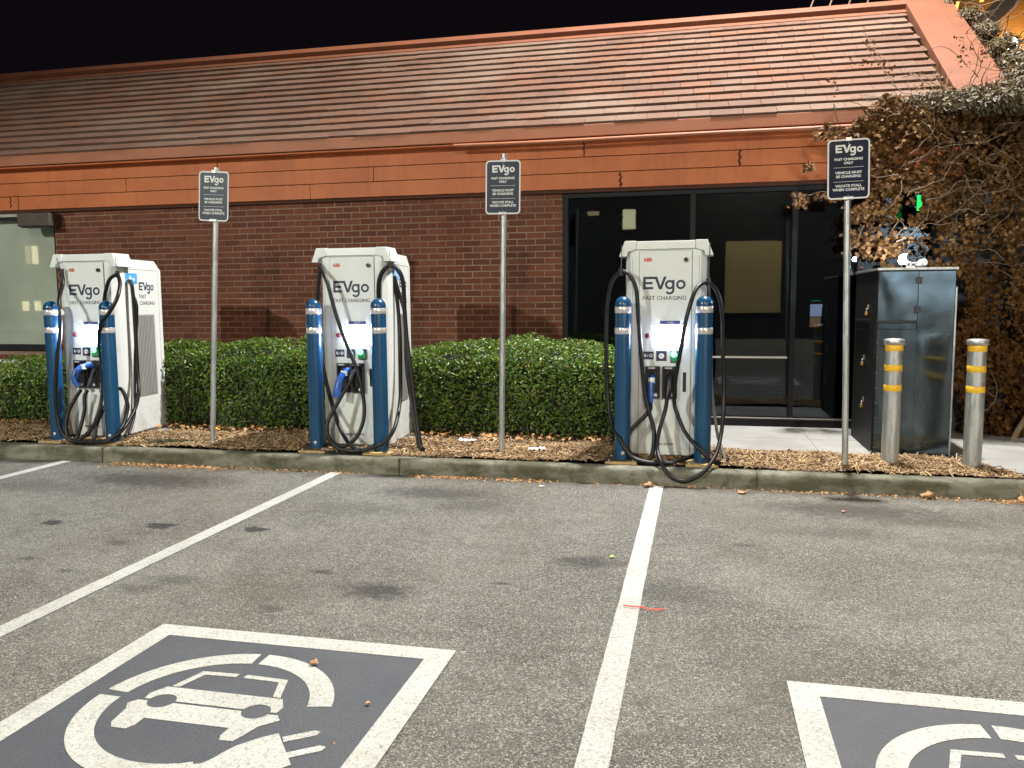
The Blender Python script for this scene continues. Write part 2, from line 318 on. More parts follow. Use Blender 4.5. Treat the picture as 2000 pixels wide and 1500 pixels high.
# ------------------------------------------------------------------ mesh helpers
class MB:
    def __init__(s): s.v = []; s.f = []; s.sm = []
    def add(s, vs, fs, smooth=False):
        k = len(s.v); s.v += [tuple(v) for v in vs]; s.f += [tuple(i+k for i in f) for f in fs]; s.sm += [smooth]*len(fs); return s
    def box(s, x0, x1, y0, y1, z0, z1):
        return s.add([(x0,y0,z0),(x1,y0,z0),(x1,y1,z0),(x0,y1,z0),(x0,y0,z1),(x1,y0,z1),(x1,y1,z1),(x0,y1,z1)],
              [(0,3,2,1),(4,5,6,7),(0,1,5,4),(1,2,6,5),(2,3,7,6),(3,0,4,7)])
    def obox(s, c, a, b, d):
        """box about c with half-axis vectors a, b, d"""
        c, a, b, d = map(Vector, (c, a, b, d))
        return s.add([c-a-b-d, c+a-b-d, c+a+b-d, c-a+b-d, c-a-b+d, c+a-b+d, c+a+b+d, c-a+b+d],
              [(0,3,2,1),(4,5,6,7),(0,1,5,4),(1,2,6,5),(2,3,7,6),(3,0,4,7)])
    def prism(s, poly, e):
        """poly: list of 3D points (planar), e: extrusion vector"""
        n = len(poly); e = Vector(e); a = [Vector(p) for p in poly]
        return s.add(a+[p+e for p in a], [tuple(range(n-1, -1, -1)), tuple(range(n, 2*n))]+[(i, (i+1) % n, n+(i+1) % n, n+i) for i in range(n)])
    def tube(s, pts, r, n=8, caps=True):
        P = [Vector(p) for p in pts]; k = len(P); rs = r if isinstance(r, (list, tuple)) else [r]*k
        up = None; vs = []
        for i in range(k):
            t = (P[min(i+1, k-1)]-P[max(i-1, 0)])
            t = t.normalized() if t.length > 1e-9 else Vector((0, 0, 1))
            if up is None:
                up = t.cross(Vector((0, 0, 1)) if abs(t.z) < .9 else Vector((1, 0, 0))).normalized()
            else:
                up = (up - t*up.dot(t)); up = up.normalized() if up.length > 1e-6 else t.orthogonal().normalized()
            q = t.cross(up)
            for j in range(n):
                a = 2*math.pi*j/n; vs.append(P[i]+rs[i]*(math.cos(a)*up+math.sin(a)*q))
        fs = [(i*n+j, i*n+(j+1) % n, (i+1)*n+(j+1) % n, (i+1)*n+j) for i in range(k-1) for j in range(n)]
        s.add(vs, fs, True)
        if caps:
            s.add(vs[:n], [tuple(range(n-1, -1, -1))]); s.add(vs[-n:], [tuple(range(n))])
        return s
    def lathe(s, cx, cy, prof, n=28, smooth=True):
        vs = []
        for r, z in prof:
            for j in range(n):
                a = 2*math.pi*j/n; vs.append((cx+r*math.cos(a), cy+r*math.sin(a), z))
        k = len(prof)
        fs = [(i*n+j, i*n+(j+1) % n, (i+1)*n+(j+1) % n, (i+1)*n+j) for i in range(k-1) for j in range(n)]
        s.add(vs, fs, smooth); return s
    def mesh(s, name, bevel=0.0, seg=2):
        me = bpy.data.meshes.new(name); me.from_pydata(s.v, [], s.f)
        me.polygons.foreach_set('use_smooth', s.sm)
        if bevel > 0:
            bm = bmesh.new(); bm.from_mesh(me)
            bmesh.ops.bevel(bm, geom=[e for e in bm.edges if e.calc_face_angle(0) > .5], offset=bevel, segments=seg, profile=.5, affect='EDGES')
            bm.to_mesh(me); bm.free()
        me.update(); return me
def link(name, me, m, parent=None, loc=(0, 0, 0)):
    o = bpy.data.objects.new(name, me); COL.objects.link(o); o.location = loc
    if m is not None and not me.materials: me.materials.append(M[m] if isinstance(m, str) else m)
    if parent is not None: o.parent = parent
    return o
def put(name, mb, m, parent=None, loc=(0, 0, 0), bevel=0.0, seg=2): return link(name, mb.mesh(name, bevel, seg), m, parent, loc)
def thing(name, label, cat, loc=(0, 0, 0), group=None, rot=None):
    o = bpy.data.objects.new(name, None); o.empty_display_size = .1; COL.objects.link(o); o.location = loc
    if rot: o.rotation_euler = rot
    return tag(o, label, cat, group)
def tag(o, label, cat, group=None):
    o['label'] = label; o['category'] = cat
    if group: o['group'] = group
    return o
def struct(o): o['kind'] = 'structure'; return o
def stuff(o): o['kind'] = 'stuff'; return o
def spline(pts, k=7):
    P = [Vector(p) for p in pts]; P = [P[0]*2-P[1]]+P+[P[-1]*2-P[-2]]; out = []
    for i in range(1, len(P)-2):
        for j in range(k):
            t = j/k; a, b, c, d = P[i-1:i+3]
            out.append(.5*((2*b)+(-a+c)*t+(2*a-5*b+4*c-d)*t*t+(-a+3*b-3*c+d)*t**3))
    out.append(P[-2]); return out
def mesh_np(name, V, Fq, smooth=False):
    """V (n,3) array, Fq (m,k) int array, all faces with k corners"""
    me = bpy.data.meshes.new(name); n, m, k = len(V), len(Fq), Fq.shape[1]
    me.vertices.add(n); me.vertices.foreach_set('co', V.astype(np.float32).ravel())
    me.loops.add(m*k); me.loops.foreach_set('vertex_index', Fq.astype(np.int32).ravel())
    me.polygons.add(m); me.polygons.foreach_set('loop_start', np.arange(0, m*k, k, dtype=np.int32))
    me.polygons.foreach_set('loop_total', np.full(m, k, dtype=np.int32))
    if smooth: me.polygons.foreach_set('use_smooth', np.ones(m, dtype=bool))
    me.update(calc_edges=True); return me
def scatter(name, tv, tf, P, N, scale, spin=None, tilt=0.5):
    """copies of a template (tv, tf: its z axis turned to N with random tilt) as one mesh"""
    n = len(P); N = N + rng.normal(0, tilt, (n, 3)); N /= np.linalg.norm(N, axis=1)[:, None]+1e-9
    R0 = rng.normal(0, 1, (n, 3)); X = np.cross(N, R0); X /= np.linalg.norm(X, axis=1)[:, None]+1e-9; Y = np.cross(N, X)
    tv = np.array(tv, float); sc = np.asarray(scale).reshape(n, -1)
    if sc.shape[1] == 1: sc = np.repeat(sc, 3, 1)
    L = tv[None]*sc[:, None, :]
    V = P[:, None, :]+L[..., 0:1]*X[:, None]+L[..., 1:2]*Y[:, None]+L[..., 2:3]*N[:, None]
    k = len(tv); Fq = np.array(tf)[None]+(np.arange(n)*k)[:, None, None]
    return mesh_np(name, V.reshape(-1, 3), Fq.reshape(-1, len(tf[0])))
LEAF = ([(0, -1, 0), (.42, -.35, .16), (.36, .4, .14), (0, 1, -.12), (-.36, .4, .14), (-.42, -.35, .16)], [(0, 1, 2, 3), (0, 3, 4, 5)])
IVYLEAF = ([(0, -.75, 0), (.62, -.62, .2), (.42, -.05, .1), (.85, .3, .28), (.28, .35, .05), (0, 1.0, -.2), (-.28, .35, .05), (-.85, .3, .28), (-.42, -.05, .1), (-.62, -.62, .2)],
           [(0, 1, 2, 4), (4, 2, 3, 4), (0, 4, 5, 6), (0, 6, 8, 9), (6, 7, 8, 6)])
IVYLEAF = (IVYLEAF[0], [(0, 1, 2), (0, 2, 4), (2, 3, 4), (0, 4, 5), (0, 5, 6), (6, 7, 8), (0, 6, 8), (0, 8, 9)])
CHIP = ([(-1, -.5, -.3), (1, -.4, -.3), (1, .4, -.25), (-1, .5, -.3), (-.9, -.4, .3), (.95, -.5, .35), (.85, .45, .3), (-1, .4, .25)],
        [(0, 3, 2, 1), (4, 5, 6, 7), (0, 1, 5, 4), (1, 2, 6, 5), (2, 3, 7, 6), (3, 0, 4, 7)])
_font_cache = {}
def text_mesh(body, height, width=None, align='LEFT', bold=0.0, depth=.0012):
    """text as verts in a local (u, v, n) frame; cap height = height"""
    c = bpy.data.curves.new('t', 'FONT'); c.body = body; c.size = 1.0; c.align_x = align; c.offset = bold; c.extrude = .5; c.resolution_u = 3
    o = bpy.data.objects.new('t', c); COL.objects.link(o)
    dg = bpy.context.evaluated_depsgraph_get(); me = bpy.data.meshes.new_from_object(o.evaluated_get(dg))
    V = [Vector(v.co) for v in me.vertices]; Fs = [tuple(p.vertices) for p in me.polygons]
    bpy.data.objects.remove(o); bpy.data.curves.remove(c); bpy.data.meshes.remove(me)
    CAP = .70 if '_' not in _font_cache else _font_cache['_']
    s = height/CAP; xs = [v.x for v in V]; w0 = (max(xs)-min(xs))*s; sx = s if width is None else s*width/w0
    x0 = min(xs) if align == 'LEFT' else (min(xs)+max(xs))/2
    return [((v.x-x0)*sx, v.y*s, (v.z+.5)*depth) for v in V], Fs
class Face:
    """a plane to print on: origin, right, up; outward normal = right x up"""
    def __init__(s, o, u, v): s.o, s.u, s.v = Vector(o), Vector(u).normalized(), Vector(v).normalized(); s.n = s.u.cross(s.v)
    def at(s, a, b, c=0): return s.o+s.u*a+s.v*b+s.n*c
    def text(s, mb, body, a, b, h, w=None, align='LEFT', bold=0.0, lift=.0006):
        V, Fs = text_mesh(body, h, w, align, bold); mb.add([s.at(a+x, b+y, lift+z) for x, y, z in V], Fs)
    def poly(s, mb, pts, lift=.0006, t=.0012): mb.prism([s.at(a, b, lift) for a, b in pts], s.n*t)
    def rect(s, mb, a0, a1, b0, b1, lift=.0006, t=.0012): s.poly(mb, [(a0, b0), (a1, b0), (a1, b1), (a0, b1)], lift, t)
    def ring(s, mb, ca, cb, R, r, a0=0, a1=360, n=24, lift=.0006, t=.0012):
        m_ = max(3, int(n*abs(a1-a0)/360)); full = abs(a1-a0) >= 360
        A = [math.radians(a0+(a1-a0)*i/m_) for i in range(m_+1)]
        vs = []
        for a in A:
            for rr, hh in ((R, lift), (r, lift), (r, lift+t), (R, lift+t)): vs.append(s.at(ca+rr*math.cos(a), cb+rr*math.sin(a), hh))
        fs = []
        for i in range(m_):
            k = 4*i
            for j in range(4): fs.append((k+j, k+(j+1) % 4, k+4+(j+1) % 4, k+4+j))
        if not full: fs += [(3, 2, 1, 0), (4*m_, 4*m_+1, 4*m_+2, 4*m_+3)]
        mb.add(vs, fs)
def logo(face, mb, a, b, h, bold=1.0):
    """the EVgo word: E whose top bar runs into the V, round g and o. cap height h, ~3.35 h wide"""
    t = .215*h*bold; L = .0006
    face.rect(mb, a, a+t, b, b+h, L, .0010)
    face.rect(mb, a+t, a+.80*h, b, b+t*.95, L); face.rect(mb, a+t, a+.74*h, b+.40*h, b+.40*h+t*.9, L)
    face.rect(mb, a+t, a+1.02*h, b+h-t*.95, b+h, L)
    vx = a+.98*h
    face.poly(mb, [(vx-.10*h, b+h), (vx+.36*h-t*.5, b), (vx+.36*h+t*.5, b), (vx-.10*h+t*1.08, b+h)], L, .0016)
    face.poly(mb, [(vx+.36*h-t*.42, b), (vx+.36*h+t*.58, b), (vx+.86*h, b+h), (vx+.86*h-t*1.05, b+h)], L, .0021)
    R = .37*h; g = vx+1.10*h
    face.ring(mb, g, b+.36*h, R, R-t*.85, 0, 360, 28, L, .0013)
    face.rect(mb, g+R-t*.85, g+R, b-.05*h, b+.72*h, L, .0018)
    face.ring(mb, g, b-.05*h, R, R-t*.85, 0, -150, 22, L, .0022)
    face.ring(mb, g+2*R+.12*h, b+.36*h, R, R-t*.85, 0, 360, 28, L, .0013)
LOGO_W = .98+1.10+.37*3+.12     # width in cap heights

# ------------------------------------------------------------------ ground: car park, kerb, walk, mulch
lot = struct(put('asphalt', MB().add([(-70, -60, 0), (70, -60, 0), (70, 0.06, 0), (-70, 0.06, 0)], [(0, 1, 2, 3)]), 'asphalt'))
sub = struct(put('ground', MB().add([(-70, 0.05, .06), (70, .05, .06), (70, 60, .06), (-70, 60, .06)], [(0, 1, 2, 3)]), 'soil'))

def kerb_mesh():
    prof = [(-.004, -.05), (0, .03), (.004, .09), (.008, .118), (.016, .132), (.030, .140), (.07, .143), (.11, .143), (.15, .141), (.155, .0)]
    xs = np.arange(-14, 8.01, .05); V = []
    for x in xs:
        for y, z in prof:
            d = mnoise.noise(Vector((x*1.3, y*6, z*6)))*.006+mnoise.noise(Vector((x*9, y*20, z*20+5)))*.0035
            V.append((x, y-d, z+(d*.6 if z > .1 else 0)))
    n = len(prof); m_ = len(xs)
    Fq = [(i*n+j, (i+1)*n+j, (i+1)*n+j+1, i*n+j+1) for i in range(m_-1) for j in range(n-1)]
    return mesh_np('kerb', np.array(V), np.array(Fq), True)
kerb = struct(link('kerb', kerb_mesh(), 'kerb'))
for jx in (-8.9, -5.72, -2.62, .48, 3.6):
    mb = MB(); mb.box(jx-.0012, jx+.0012, -.011, .15, .0, .1440); put('joint', mb, 'soil', kerb)

def mulch_line(x):        # rear edge of the mulch in front of the walk
    if x < -0.45: return 2.5
    if x < 1.95: return .90+.02*math.sin(x*5)
    return max(.16, .90-(x-1.95)*1.02)
def soil_h(x, y):
    h = .155+.03*mnoise.noise(Vector((x*1.7, y*2.2, 0)))+.012*mnoise.noise(Vector((x*8, y*8, 3)))
    h += .035*max(0, 1-abs(y-.62)/.5)
    return h
mb = MB(); gx = np.arange(-14, 2.8, .08)
for i, x in enumerate(gx[:-1]):
    x1 = gx[i+1]; n = 26 if x < -.45 else 12
    for j in range(n):
        ya0 = .15+(mulch_line(x)-.15)*j/n; ya1 = .15+(mulch_line(x)-.15)*(j+1)/n
        yb0 = .15+(mulch_line(x1)-.15)*j/n; yb1 = .15+(mulch_line(x1)-.15)*(j+1)/n
        mb.add([(x, ya0, soil_h(x, ya0)), (x1, yb0, soil_h(x1, yb0)), (x1, yb1, soil_h(x1, yb1)), (x, ya1, soil_h(x, ya1))], [(0, 1, 2, 3)], True)
mulch = struct(put('mulch_bed', mb, 'soil'))
walk = MB()
walk.prism([(-.45, .90, .03), (1.95, .90, .03), (2.68, .155, .03), (7, .155, .03), (7, 2.56, .03), (-.45, 2.56, .03)], (0, 0, .118))
walk = struct(put('concrete_walk', walk, 'walk', bevel=.006))
for y0, y1 in ((1.75, 1.756),): put('score_joint', MB().box(-.44, 6.9, y0, y1, .13, .1487), 'kerb', walk)
put('score_joint', MB().box(1.1, 1.106, .92, 2.55, .13, .1487), 'kerb', walk)
put('score_joint', MB().box(3.0, 3.006, .2, 2.55, .13, .1487), 'kerb', walk)

# wood chips
def in_bed(x, y): return y < mulch_line(x)-.01
CH = [-6.16, -3.215, -.29]     # charger centres
pts = []
while len(pts) < 21000:
    x = rng.uniform(-11.5, 2.75); y = .13+abs(rng.normal(0, .62)) if x < -.45 else rng.uniform(.13, .95)
    if y > 2.4 or not in_bed(x, y+.02): continue
    if any(abs(x-c) < .150 and y < .41 for c in (-6.455, -5.80, -3.545, -2.895, -.640, .043)): continue
    if any(abs(x-c) < .30 and .47 < y < 1.25 for c in CH): continue
    if any(abs(x-c) < .43 and .40 < y < 1.32 for c in CH) and rng.uniform() < .75: continue
    pts.append((x, y, max(soil_h(x, y), .148 if y < .2 else 0)+rng.uniform(-.002, .016)))
P = np.array(pts); n = len(P)
sc = np.stack([rng.uniform(.008, .026, n)+(rng.uniform(0, 1, n) < .16)*rng.uniform(.01, .045, n), rng.uniform(.005, .013, n), rng.uniform(.004, .010, n)], 1)
N = np.tile([0, -.1, 1.0], (n, 1))
stuff(link('wood_chips', scatter('wood_chips', *CHIP, P, N, sc, tilt=.42), 'chip'))
# dry litter collected in the gutter and under the hedge
pts = []
for x0, x1, y0, y1, k in ((-5.6, -4.3, -.16, -.01, 420), (-4.3, -2.9, -.07, -.01, 120), (-2.5, -1.2, -.10, -.01, 260), (-1.2, .6, -.04, -.005, 70), (.6, 3.4, -.10, -.01, 260), (2.2, 3.6, -.16, -.01, 300)):
    for _ in range(k): pts.append((rng.uniform(x0, x1), y1-abs(rng.normal(0, (y1-y0)*.55)), rng.uniform(.003, .012)))
for _ in range(420): pts.append((rng.uniform(-9, -.6), rng.normal(1.08, .08), .19+rng.uniform(0, .03)))
for _ in range(220): pts.append((rng.uniform(-6, 3), rng.uniform(-5, -.2), .006))
P = np.array(pts); n = len(P); sc = rng.uniform(.006, .016, n); sc[1430:1850] *= 2.2; sc[1850:] *= .45
stuff(link('leaf_litter', scatter('leaf_litter', *IVYLEAF, P, np.tile([0, -.2, 1.0], (n, 1)), sc, tilt=.35), 'litter'))

# ------------------------------------------------------------------ painted markings on the asphalt
for x in (-6.118, -3.222, -.326, 2.57, -9.01):
    mb = MB(); xs = np.linspace(-5.8, -.02, 100); V = []
    for y in xs:
        V.append((x-.056+.003*mnoise.noise(Vector((x, y*9, 0))), y, .004)); V.append((x+.056+.003*mnoise.noise(Vector((x+4, y*9, 0))), y, .004))
    mb.add(V, [(2*i, 2*i+1, 2*i+3, 2*i+2) for i in range(99)])
    put('parking_line', mb, 'line', lot)
UPF = lambda cx, cy: Face((cx, cy, 0), (1, 0, 0), (0, 1, 0))
for cx in (-1.77-2.896, -1.77, 1.11):
    f = UPF(cx, -4.245); H = .74; I = .628
    base = MB(); f.rect(base, -H+.02, H-.02, -H+.02, H-.02, .0035, .0008)
    bayo = put('charging_bay_marking', base, 'stencil_blue', lot)
    e = MB()
    f.rect(e, -H, H, I, H, .0055, .0012); f.rect(e, -H, H, -H, -I, .0055, .0012)
    f.rect(e, -H, -I, -I, I, .0055, .0012); f.rect(e, I, H, -I, I, .0055, .0012)
    put('white_border', e, 'stencil_white', bayo)
    g = UPF(cx-.05, -4.2); rg = MB(); K = dict(n=96, lift=.0055, t=.0012)
    g.ring(rg, 0, 0, .48, .385, 13, 90.5, **K); g.ring(rg, 0, 0, .48, .385, 95, 173.5, **K); g.ring(rg, 0, 0, .48, .385, 179.0, 297, **K)
    put('ring', rg, 'stencil_white', bayo)
    c = MB(); LL = .0055
    hl = [(-.203, .018), (.203, .018)]
    # windscreen outline, body band and bumper with wheels; headlights left blue
    g.poly(c, [(-.24, .130), (-.195, .276), (-.03, .284), (-.03, .256), (-.168, .25), (-.208, .130)], LL)
    g.poly(c, [(.24, .130), (.208, .130), (.168, .25), (.005, .256), (.005, .284), (.195, .276)], LL)
    def arc(cx_, cy_, r, a0, a1, k=12): return [(cx_+r*math.cos(math.radians(a0+(a1-a0)*i/k)), cy_+r*math.sin(math.radians(a0+(a1-a0)*i/k))) for i in range(k+1)]
    g.poly(c, [(-.255, .122), (-.29, .06), (-.285, .018)]+arc(-.203, .010, .056, 172, 8)+[(-.14, .018)]+[(.14, .018)]+arc(.203, .010, .056, 172, 8)+[(.285, .018), (.29, .06), (.255, .122)], LL)
    g.poly(c, [(-.30, .002), (-.325, -.03), (-.30, -.07), (-.285, -.17), (-.262, -.2), (-.2, -.2), (-.185, -.17), (-.185, -.118), (.170, -.118), (.168, -.17), (.18, -.198), (.232, -.198), (.246, -.160), (.270, -.085), (.325, -.03), (.30, .002), (.262, .002)]
           + arc(.203, .014, .056, -12, -168)+[(.144, .004), (-.144, .004)]+arc(-.203, .014, .056, -12, -168)+[(-.262, .002)], LL)
    put('car_emblem', c, 'stencil_white', bayo)
    pl = MB(); ax = Vector((.815, .58)); pe = Vector((.58, -.815)); fc = Vector((.430, -.197))
    q = lambda a, b: tuple(fc+ax*a+pe*b)
    g.poly(pl, [(.366, -.114), (.323, -.150), (.290, -.188), (.262, -.222), (.244, -.26), (.228, -.31), (.208, -.345), (.172, -.363), (.20, -.452), (.25, -.43), (.30, -.425), (.37, -.412), (.43, -.375), (.47, -.335), (.508, -.290)], LL+.0004, .0012)
    put('plug_emblem', pl, 'stencil_white', bayo)
    for sgn in (-.055, .055):
        pr = MB(); g.poly(pr, [q(.005, sgn-.018), q(.12, sgn-.018), q(.137, sgn), q(.12, sgn+.018), q(.005, sgn+.018)], LL)
        put('prong_emblem', pr, 'stencil_white', bayo)

# ------------------------------------------------------------------ the building
YW = 2.58; WX0, WX1 = -8.41, -1.55; ZF = 2.80
B = thing('brick_building', 'long low brick building with rust-orange fascia and tiled roof', 'building', (0, YW, .1))
def bput(name, mb, m, parent=B, **k):
    mb.v = [(x, y-(YW if parent is B else 0), z-(.1 if parent is B else 0)) for x, y, z in mb.v]
    return put(name, mb, m, parent, **k)
# brick wall: mortar slab with every brick proud of it
off = Vector((0, YW, .1))
def child_local(mb): mb.v = [(x, y-YW, z-.1) for x, y, z in mb.v]; return mb
wall = put('brick_wall', child_local(MB().box(WX0, WX1, YW+.006, YW+.25, .1, ZF+.02).box(-14.0, WX0-.001, YW+.006, YW+.25, .1, .93)), 'mortar', B)
BW, BH, MJ = .2050, .0610, .0125
def brick_mesh():
    mb = MB().box(-BW/2, BW/2, .001, .03, -BH/2, BH/2); return mb.mesh('brick', bevel=.003, seg=1)
bms = [brick_mesh() for _ in range(1)]
cand = []; rows = int((ZF-.16)/(BH+MJ))
for r in range(rows):
    z = ZF-.045-r*(BH+MJ)
    st = (.5 if r % 2 else 0)*(BW+MJ)
    x = WX1-BW/2+st-.0; first = True
    while x > -14:
        xa, xb = x-BW/2, x+BW/2
        if xb > WX1: xb = WX1-.001
        full = abs((xb-xa)-BW) < .01
        if xa < WX0 < xb and z > .93: xa = WX0+.001; full = False
        if (xb > WX0+.02 or z < .88) and xb-xa > .03: cand.append(((xa+xb)/2, z, xb-xa, full))
        x -= BW+MJ
def brick_score(c):
    x, z = c[0], c[1]
    if not c[3] or z < 1.12: return 99
    if -3.6 < x < -2.75 and z < 1.98: return 50
    return abs(x+2.35) if z > 1.1 else 99
cand.sort(key=brick_score)
for i, (x, z, w, full) in enumerate(cand[:290]):
    o = link('brick', bms[0], 'brick', wall, (x, random.uniform(-.0015, .0015), z-.1))
mb = MB()
for (x, z, w, full) in cand[290:]:
    d = random.uniform(-.0015, .0015); mb.box(x-w/2, x+w/2, .001+d, .02, z-.1-BH/2, z-.1+BH/2)
stuff(put('brickwork', mb, 'brick', wall))

# end wall behind the ivy, side and rear walls so that the block is closed
put('end_wall', child_local(MB().box(2.45, 6.6, YW+.03, YW+.25, .1, 3.62)), mat('blue_grey_wall', (.10, .11, .13), .9, col2=(.07, .075, .09), scale=3), B)
put('rear_wall', child_local(MB().box(-14, 6.6, 7.6, 7.8, .1, 3.2).box(-14.2, -14.001, YW+.01, 7.8, .1, 3.2)), 'mortar', B)

# fascia: three rows of long boards with open seams
YF = 2.50
fas = put('fascia', child_local(MB().box(-14, 2.62, YF+.024, YF+.20, ZF, 3.47)), 'fascia_dark', B)
zs = [2.812, 2.992, 3.165, 3.345, 3.50]
joints = {0: [-11.9, -8.88, -4.65, -.88, 1.6], 1: [-10.9, -7.22, -3.82, .40], 2: [-12.2, -9.4, -5.9, -1.29, 1.9], 3: [-10.2, -6.6, -2.4, .9]}
for r in range(4):
    js = [-14.0]+[j for j in joints[r] if -14 < j < 2.62]+[2.62]
    for a, b in zip(js[:-1], js[1:]):
        d = random.uniform(-.002, .002)
        put('board', child_local(MB().box(a+.004, b-.004, YF+d, YF+.022, zs[r]+.004, zs[r+1]-.004)), 'fascia', fas, bevel=.002, seg=1)
put('soffit', child_local(MB().box(-14, 2.62, YF+.03, YW+.30, ZF-.02, ZF-.002)), 'fascia_dark', B)

for (x, z0, z1, w) in ((-1.29, 3.19, 3.33, .012), (.40, 3.0, 3.16, .030), (-.88, 2.83, 2.98, .034), (-9.0, 2.84, 2.98, .02)):
    n_ = 9; pts = [(x+w*math.sin(i*1.7+x)*.5, YF-.001, z0+(z1-z0)*i/(n_-1)) for i in range(n_)]
    put('split', child_local(MB().tube(pts, [.004+.008*abs(math.sin(i*2.1+x)) for i in range(n_)], 5)), 'fascia_dark', fas)
# roof
YE, ZE, YR, ZR = 2.36, 3.46, 4.92, 5.22
sl = Vector((0, YR-YE, ZR-ZE)); SLEN = sl.length; sd = sl.normalized(); sn = Vector((0, -sd.z, sd.y))
def rp(x, s, h=0): v = Vector((x, YE, ZE))+sd*s+sn*h; return v
RX0, RX1 = -14.0, 2.50
rmb = MB().prism([tuple(Vector(q)-off) for q in ((RX0, YE+.03, ZE-.03), (RX0, YR, ZR-.02), (RX0, 7.9, 3.2))], (RX1-RX0, 0, 0))
roof = put('roof', rmb, 'fascia_dark', B)
EXP = (SLEN-.12)/14; TW = .338
def tile_mesh(w):
    L = EXP+.05; t = .021
    mb = MB(); # local: origin at butt centre on deck
    a = Vector((w/2-.0015, 0, 0))
    p = [sn*.024, sn*.024+sn*t*1.7, sd*L+sn*(.004+t), sd*L+sn*.004]
    mb.prism([tuple(-a+q) for q in p], tuple(a*2)); return mb.mesh('roof_tile', bevel=.0015, seg=1)
tm = tile_mesh(TW)
tiles = []
for r in range(14):
    x = RX1-.02-TW/2+(.5*TW if r % 2 else 0)-random.uniform(0, .05)
    xr = RX1-.012
    while x > RX0:
        tiles.append((x, r, min(TW, (xr-(x-TW/2))))); x -= TW
tiles_full = [t for t in tiles if t[2] >= TW-1e-6]; tiles_cut = [t for t in tiles if t[2] < TW-1e-6]
tiles_full.sort(key=lambda t: -t[0])
cut = MB()
for x, r, w in tiles_cut:
    if w < .03: continue
    x0 = x-TW/2; c = rp(x0+w/2, r*EXP)-off; a = Vector((w/2-.0025, 0, 0))
    cut.prism([tuple(c-a+q) for q in (sn*.024, sn*.060, sd*(EXP+.05)+sn*.021, sd*(EXP+.05)+sn*.004)], tuple(a*2))
for i, (x, r, w) in enumerate(tiles_full):
    p = rp(x, r*EXP+random.gauss(0, .003), random.uniform(0, .004))-off
    if i < 290: link('roof_tile', tm, 'tile', roof, p)
    else:
        a = Vector((TW/2-.0025, 0, 0)); cut.prism([tuple(p-a+q) for q in (sn*.024, sn*.060, sd*(EXP+.05)+sn*.021, sd*(EXP+.05)+sn*.004)], tuple(a*2))
stuff(put('tile_courses', cut, 'tile', roof))
# eave trim: gutter lip with vertical face, ledge, ridge cap, rake board
def lp(*ps): return [tuple(Vector(p)-off) for p in ps]
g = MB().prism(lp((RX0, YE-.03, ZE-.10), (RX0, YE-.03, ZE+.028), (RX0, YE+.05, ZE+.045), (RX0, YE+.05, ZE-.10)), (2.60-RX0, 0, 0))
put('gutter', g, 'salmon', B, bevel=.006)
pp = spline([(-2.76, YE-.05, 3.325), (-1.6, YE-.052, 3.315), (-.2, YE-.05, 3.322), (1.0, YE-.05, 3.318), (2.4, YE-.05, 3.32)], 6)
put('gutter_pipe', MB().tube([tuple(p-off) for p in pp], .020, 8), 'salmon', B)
put('gutter_soffit', child_local(MB().box(-14, 2.6, YE-.0, YF-.001, 3.335, 3.350)), 'fascia', B)
rc = MB().prism(lp(rp(RX0, SLEN-.16, .03), rp(RX0, SLEN-.16, .05), rp(RX0, SLEN+.02, .055), (RX0, YR+.04, ZR-.02)), (RX1-RX0+.05, 0, 0))
rc.prism(lp(rp(RX0, SLEN-.07, .058), rp(RX0, SLEN-.07, .12), rp(RX0, SLEN+.04, .14), rp(RX0, SLEN+.08, .02)), (RX1-RX0+.05, 0, 0))
put('ridge_cap', rc, 'rake', B, bevel=.004)
rk = MB().prism(lp(rp(RX1, -.12, .0), rp(RX1, -.12, .095), rp(RX1, SLEN+.1, .13), rp(RX1, SLEN+.1, .0)), (.36, 0, 0))
put('rake_board', rk, 'rake', B, bevel=.006)
rk2 = MB().prism(lp(rp(RX1+.375, -.2, -.03), rp(RX1+.375, -.2, .055), rp(RX1+.375, SLEN+.15, .10), rp(RX1+.375, SLEN+.15, -.03)), (.17, 0, 0))
put('rake_flashing', rk2, 'rake', B, bevel=.006)

# dark storefront glazing on the right
GX0, GX1, GZ0, GZ1 = -1.545, 2.44, .165, 2.795
win = put('storefront_window', child_local(MB().box(GX0, GX1, YW+.0, YW+.10, GZ1-.07, GZ1).box(GX0, GX1, YW-.0, YW+.10, GZ0-.04, GZ0+.06).box(GX0, GX0+.06, YW, YW+.10, GZ0+.061, GZ1-.071)
      .box(GX1-.06, GX1, YW, YW+.10, GZ0+.061, GZ1-.071)), 'frame', B, bevel=.003, seg=1)
ms = [GX0+.06, -.085, 1.0, GX1-.06]
for x in (-.085, 1.0): put('mullion', child_local(MB().box(x-.028, x+.028, YW+.003, YW+.095, GZ0+.061, GZ1-.071)), 'frame', win, bevel=.002, seg=1)
for a, b in ((GX0+.06, -.113), (-.057, .972), (1.028, GX1-.06)):
    put('pane', child_local(MB().box(a+.001, b-.001, YW+.045, YW+.053, GZ0+.062, GZ1-.072)), 'glass_dark', win)
put('push_rail', child_local(MB().box(-.02, .95, YW-.028, YW-.012, .908, .930).box(.0, .02, YW-.012, YW+.044, .910, .928).box(.91, .93, YW-.012, YW+.044, .910, .928)), 'steel_rail', win, bevel=.003)
put('bottom_rail', child_local(MB().box(-.05, 2.3, YW-.006, YW-.001, .235, .247)), 'steel_rail', win)
inn = MB().box(GX0, GX1, 6.5, 6.6, .1, 2.9).box(GX0-.1, GX0-.01, YW+.26, 6.6, .1, 2.9).box(GX1+.01, GX1+.1, YW+.26, 6.6, .1, 2.9)
put('interior_wall', child_local(inn), 'interior', B)
put('interior_floor', child_local(MB().box(GX0, GX1, YW+.11, 6.49, .09, .13)), 'interior_floor', B)
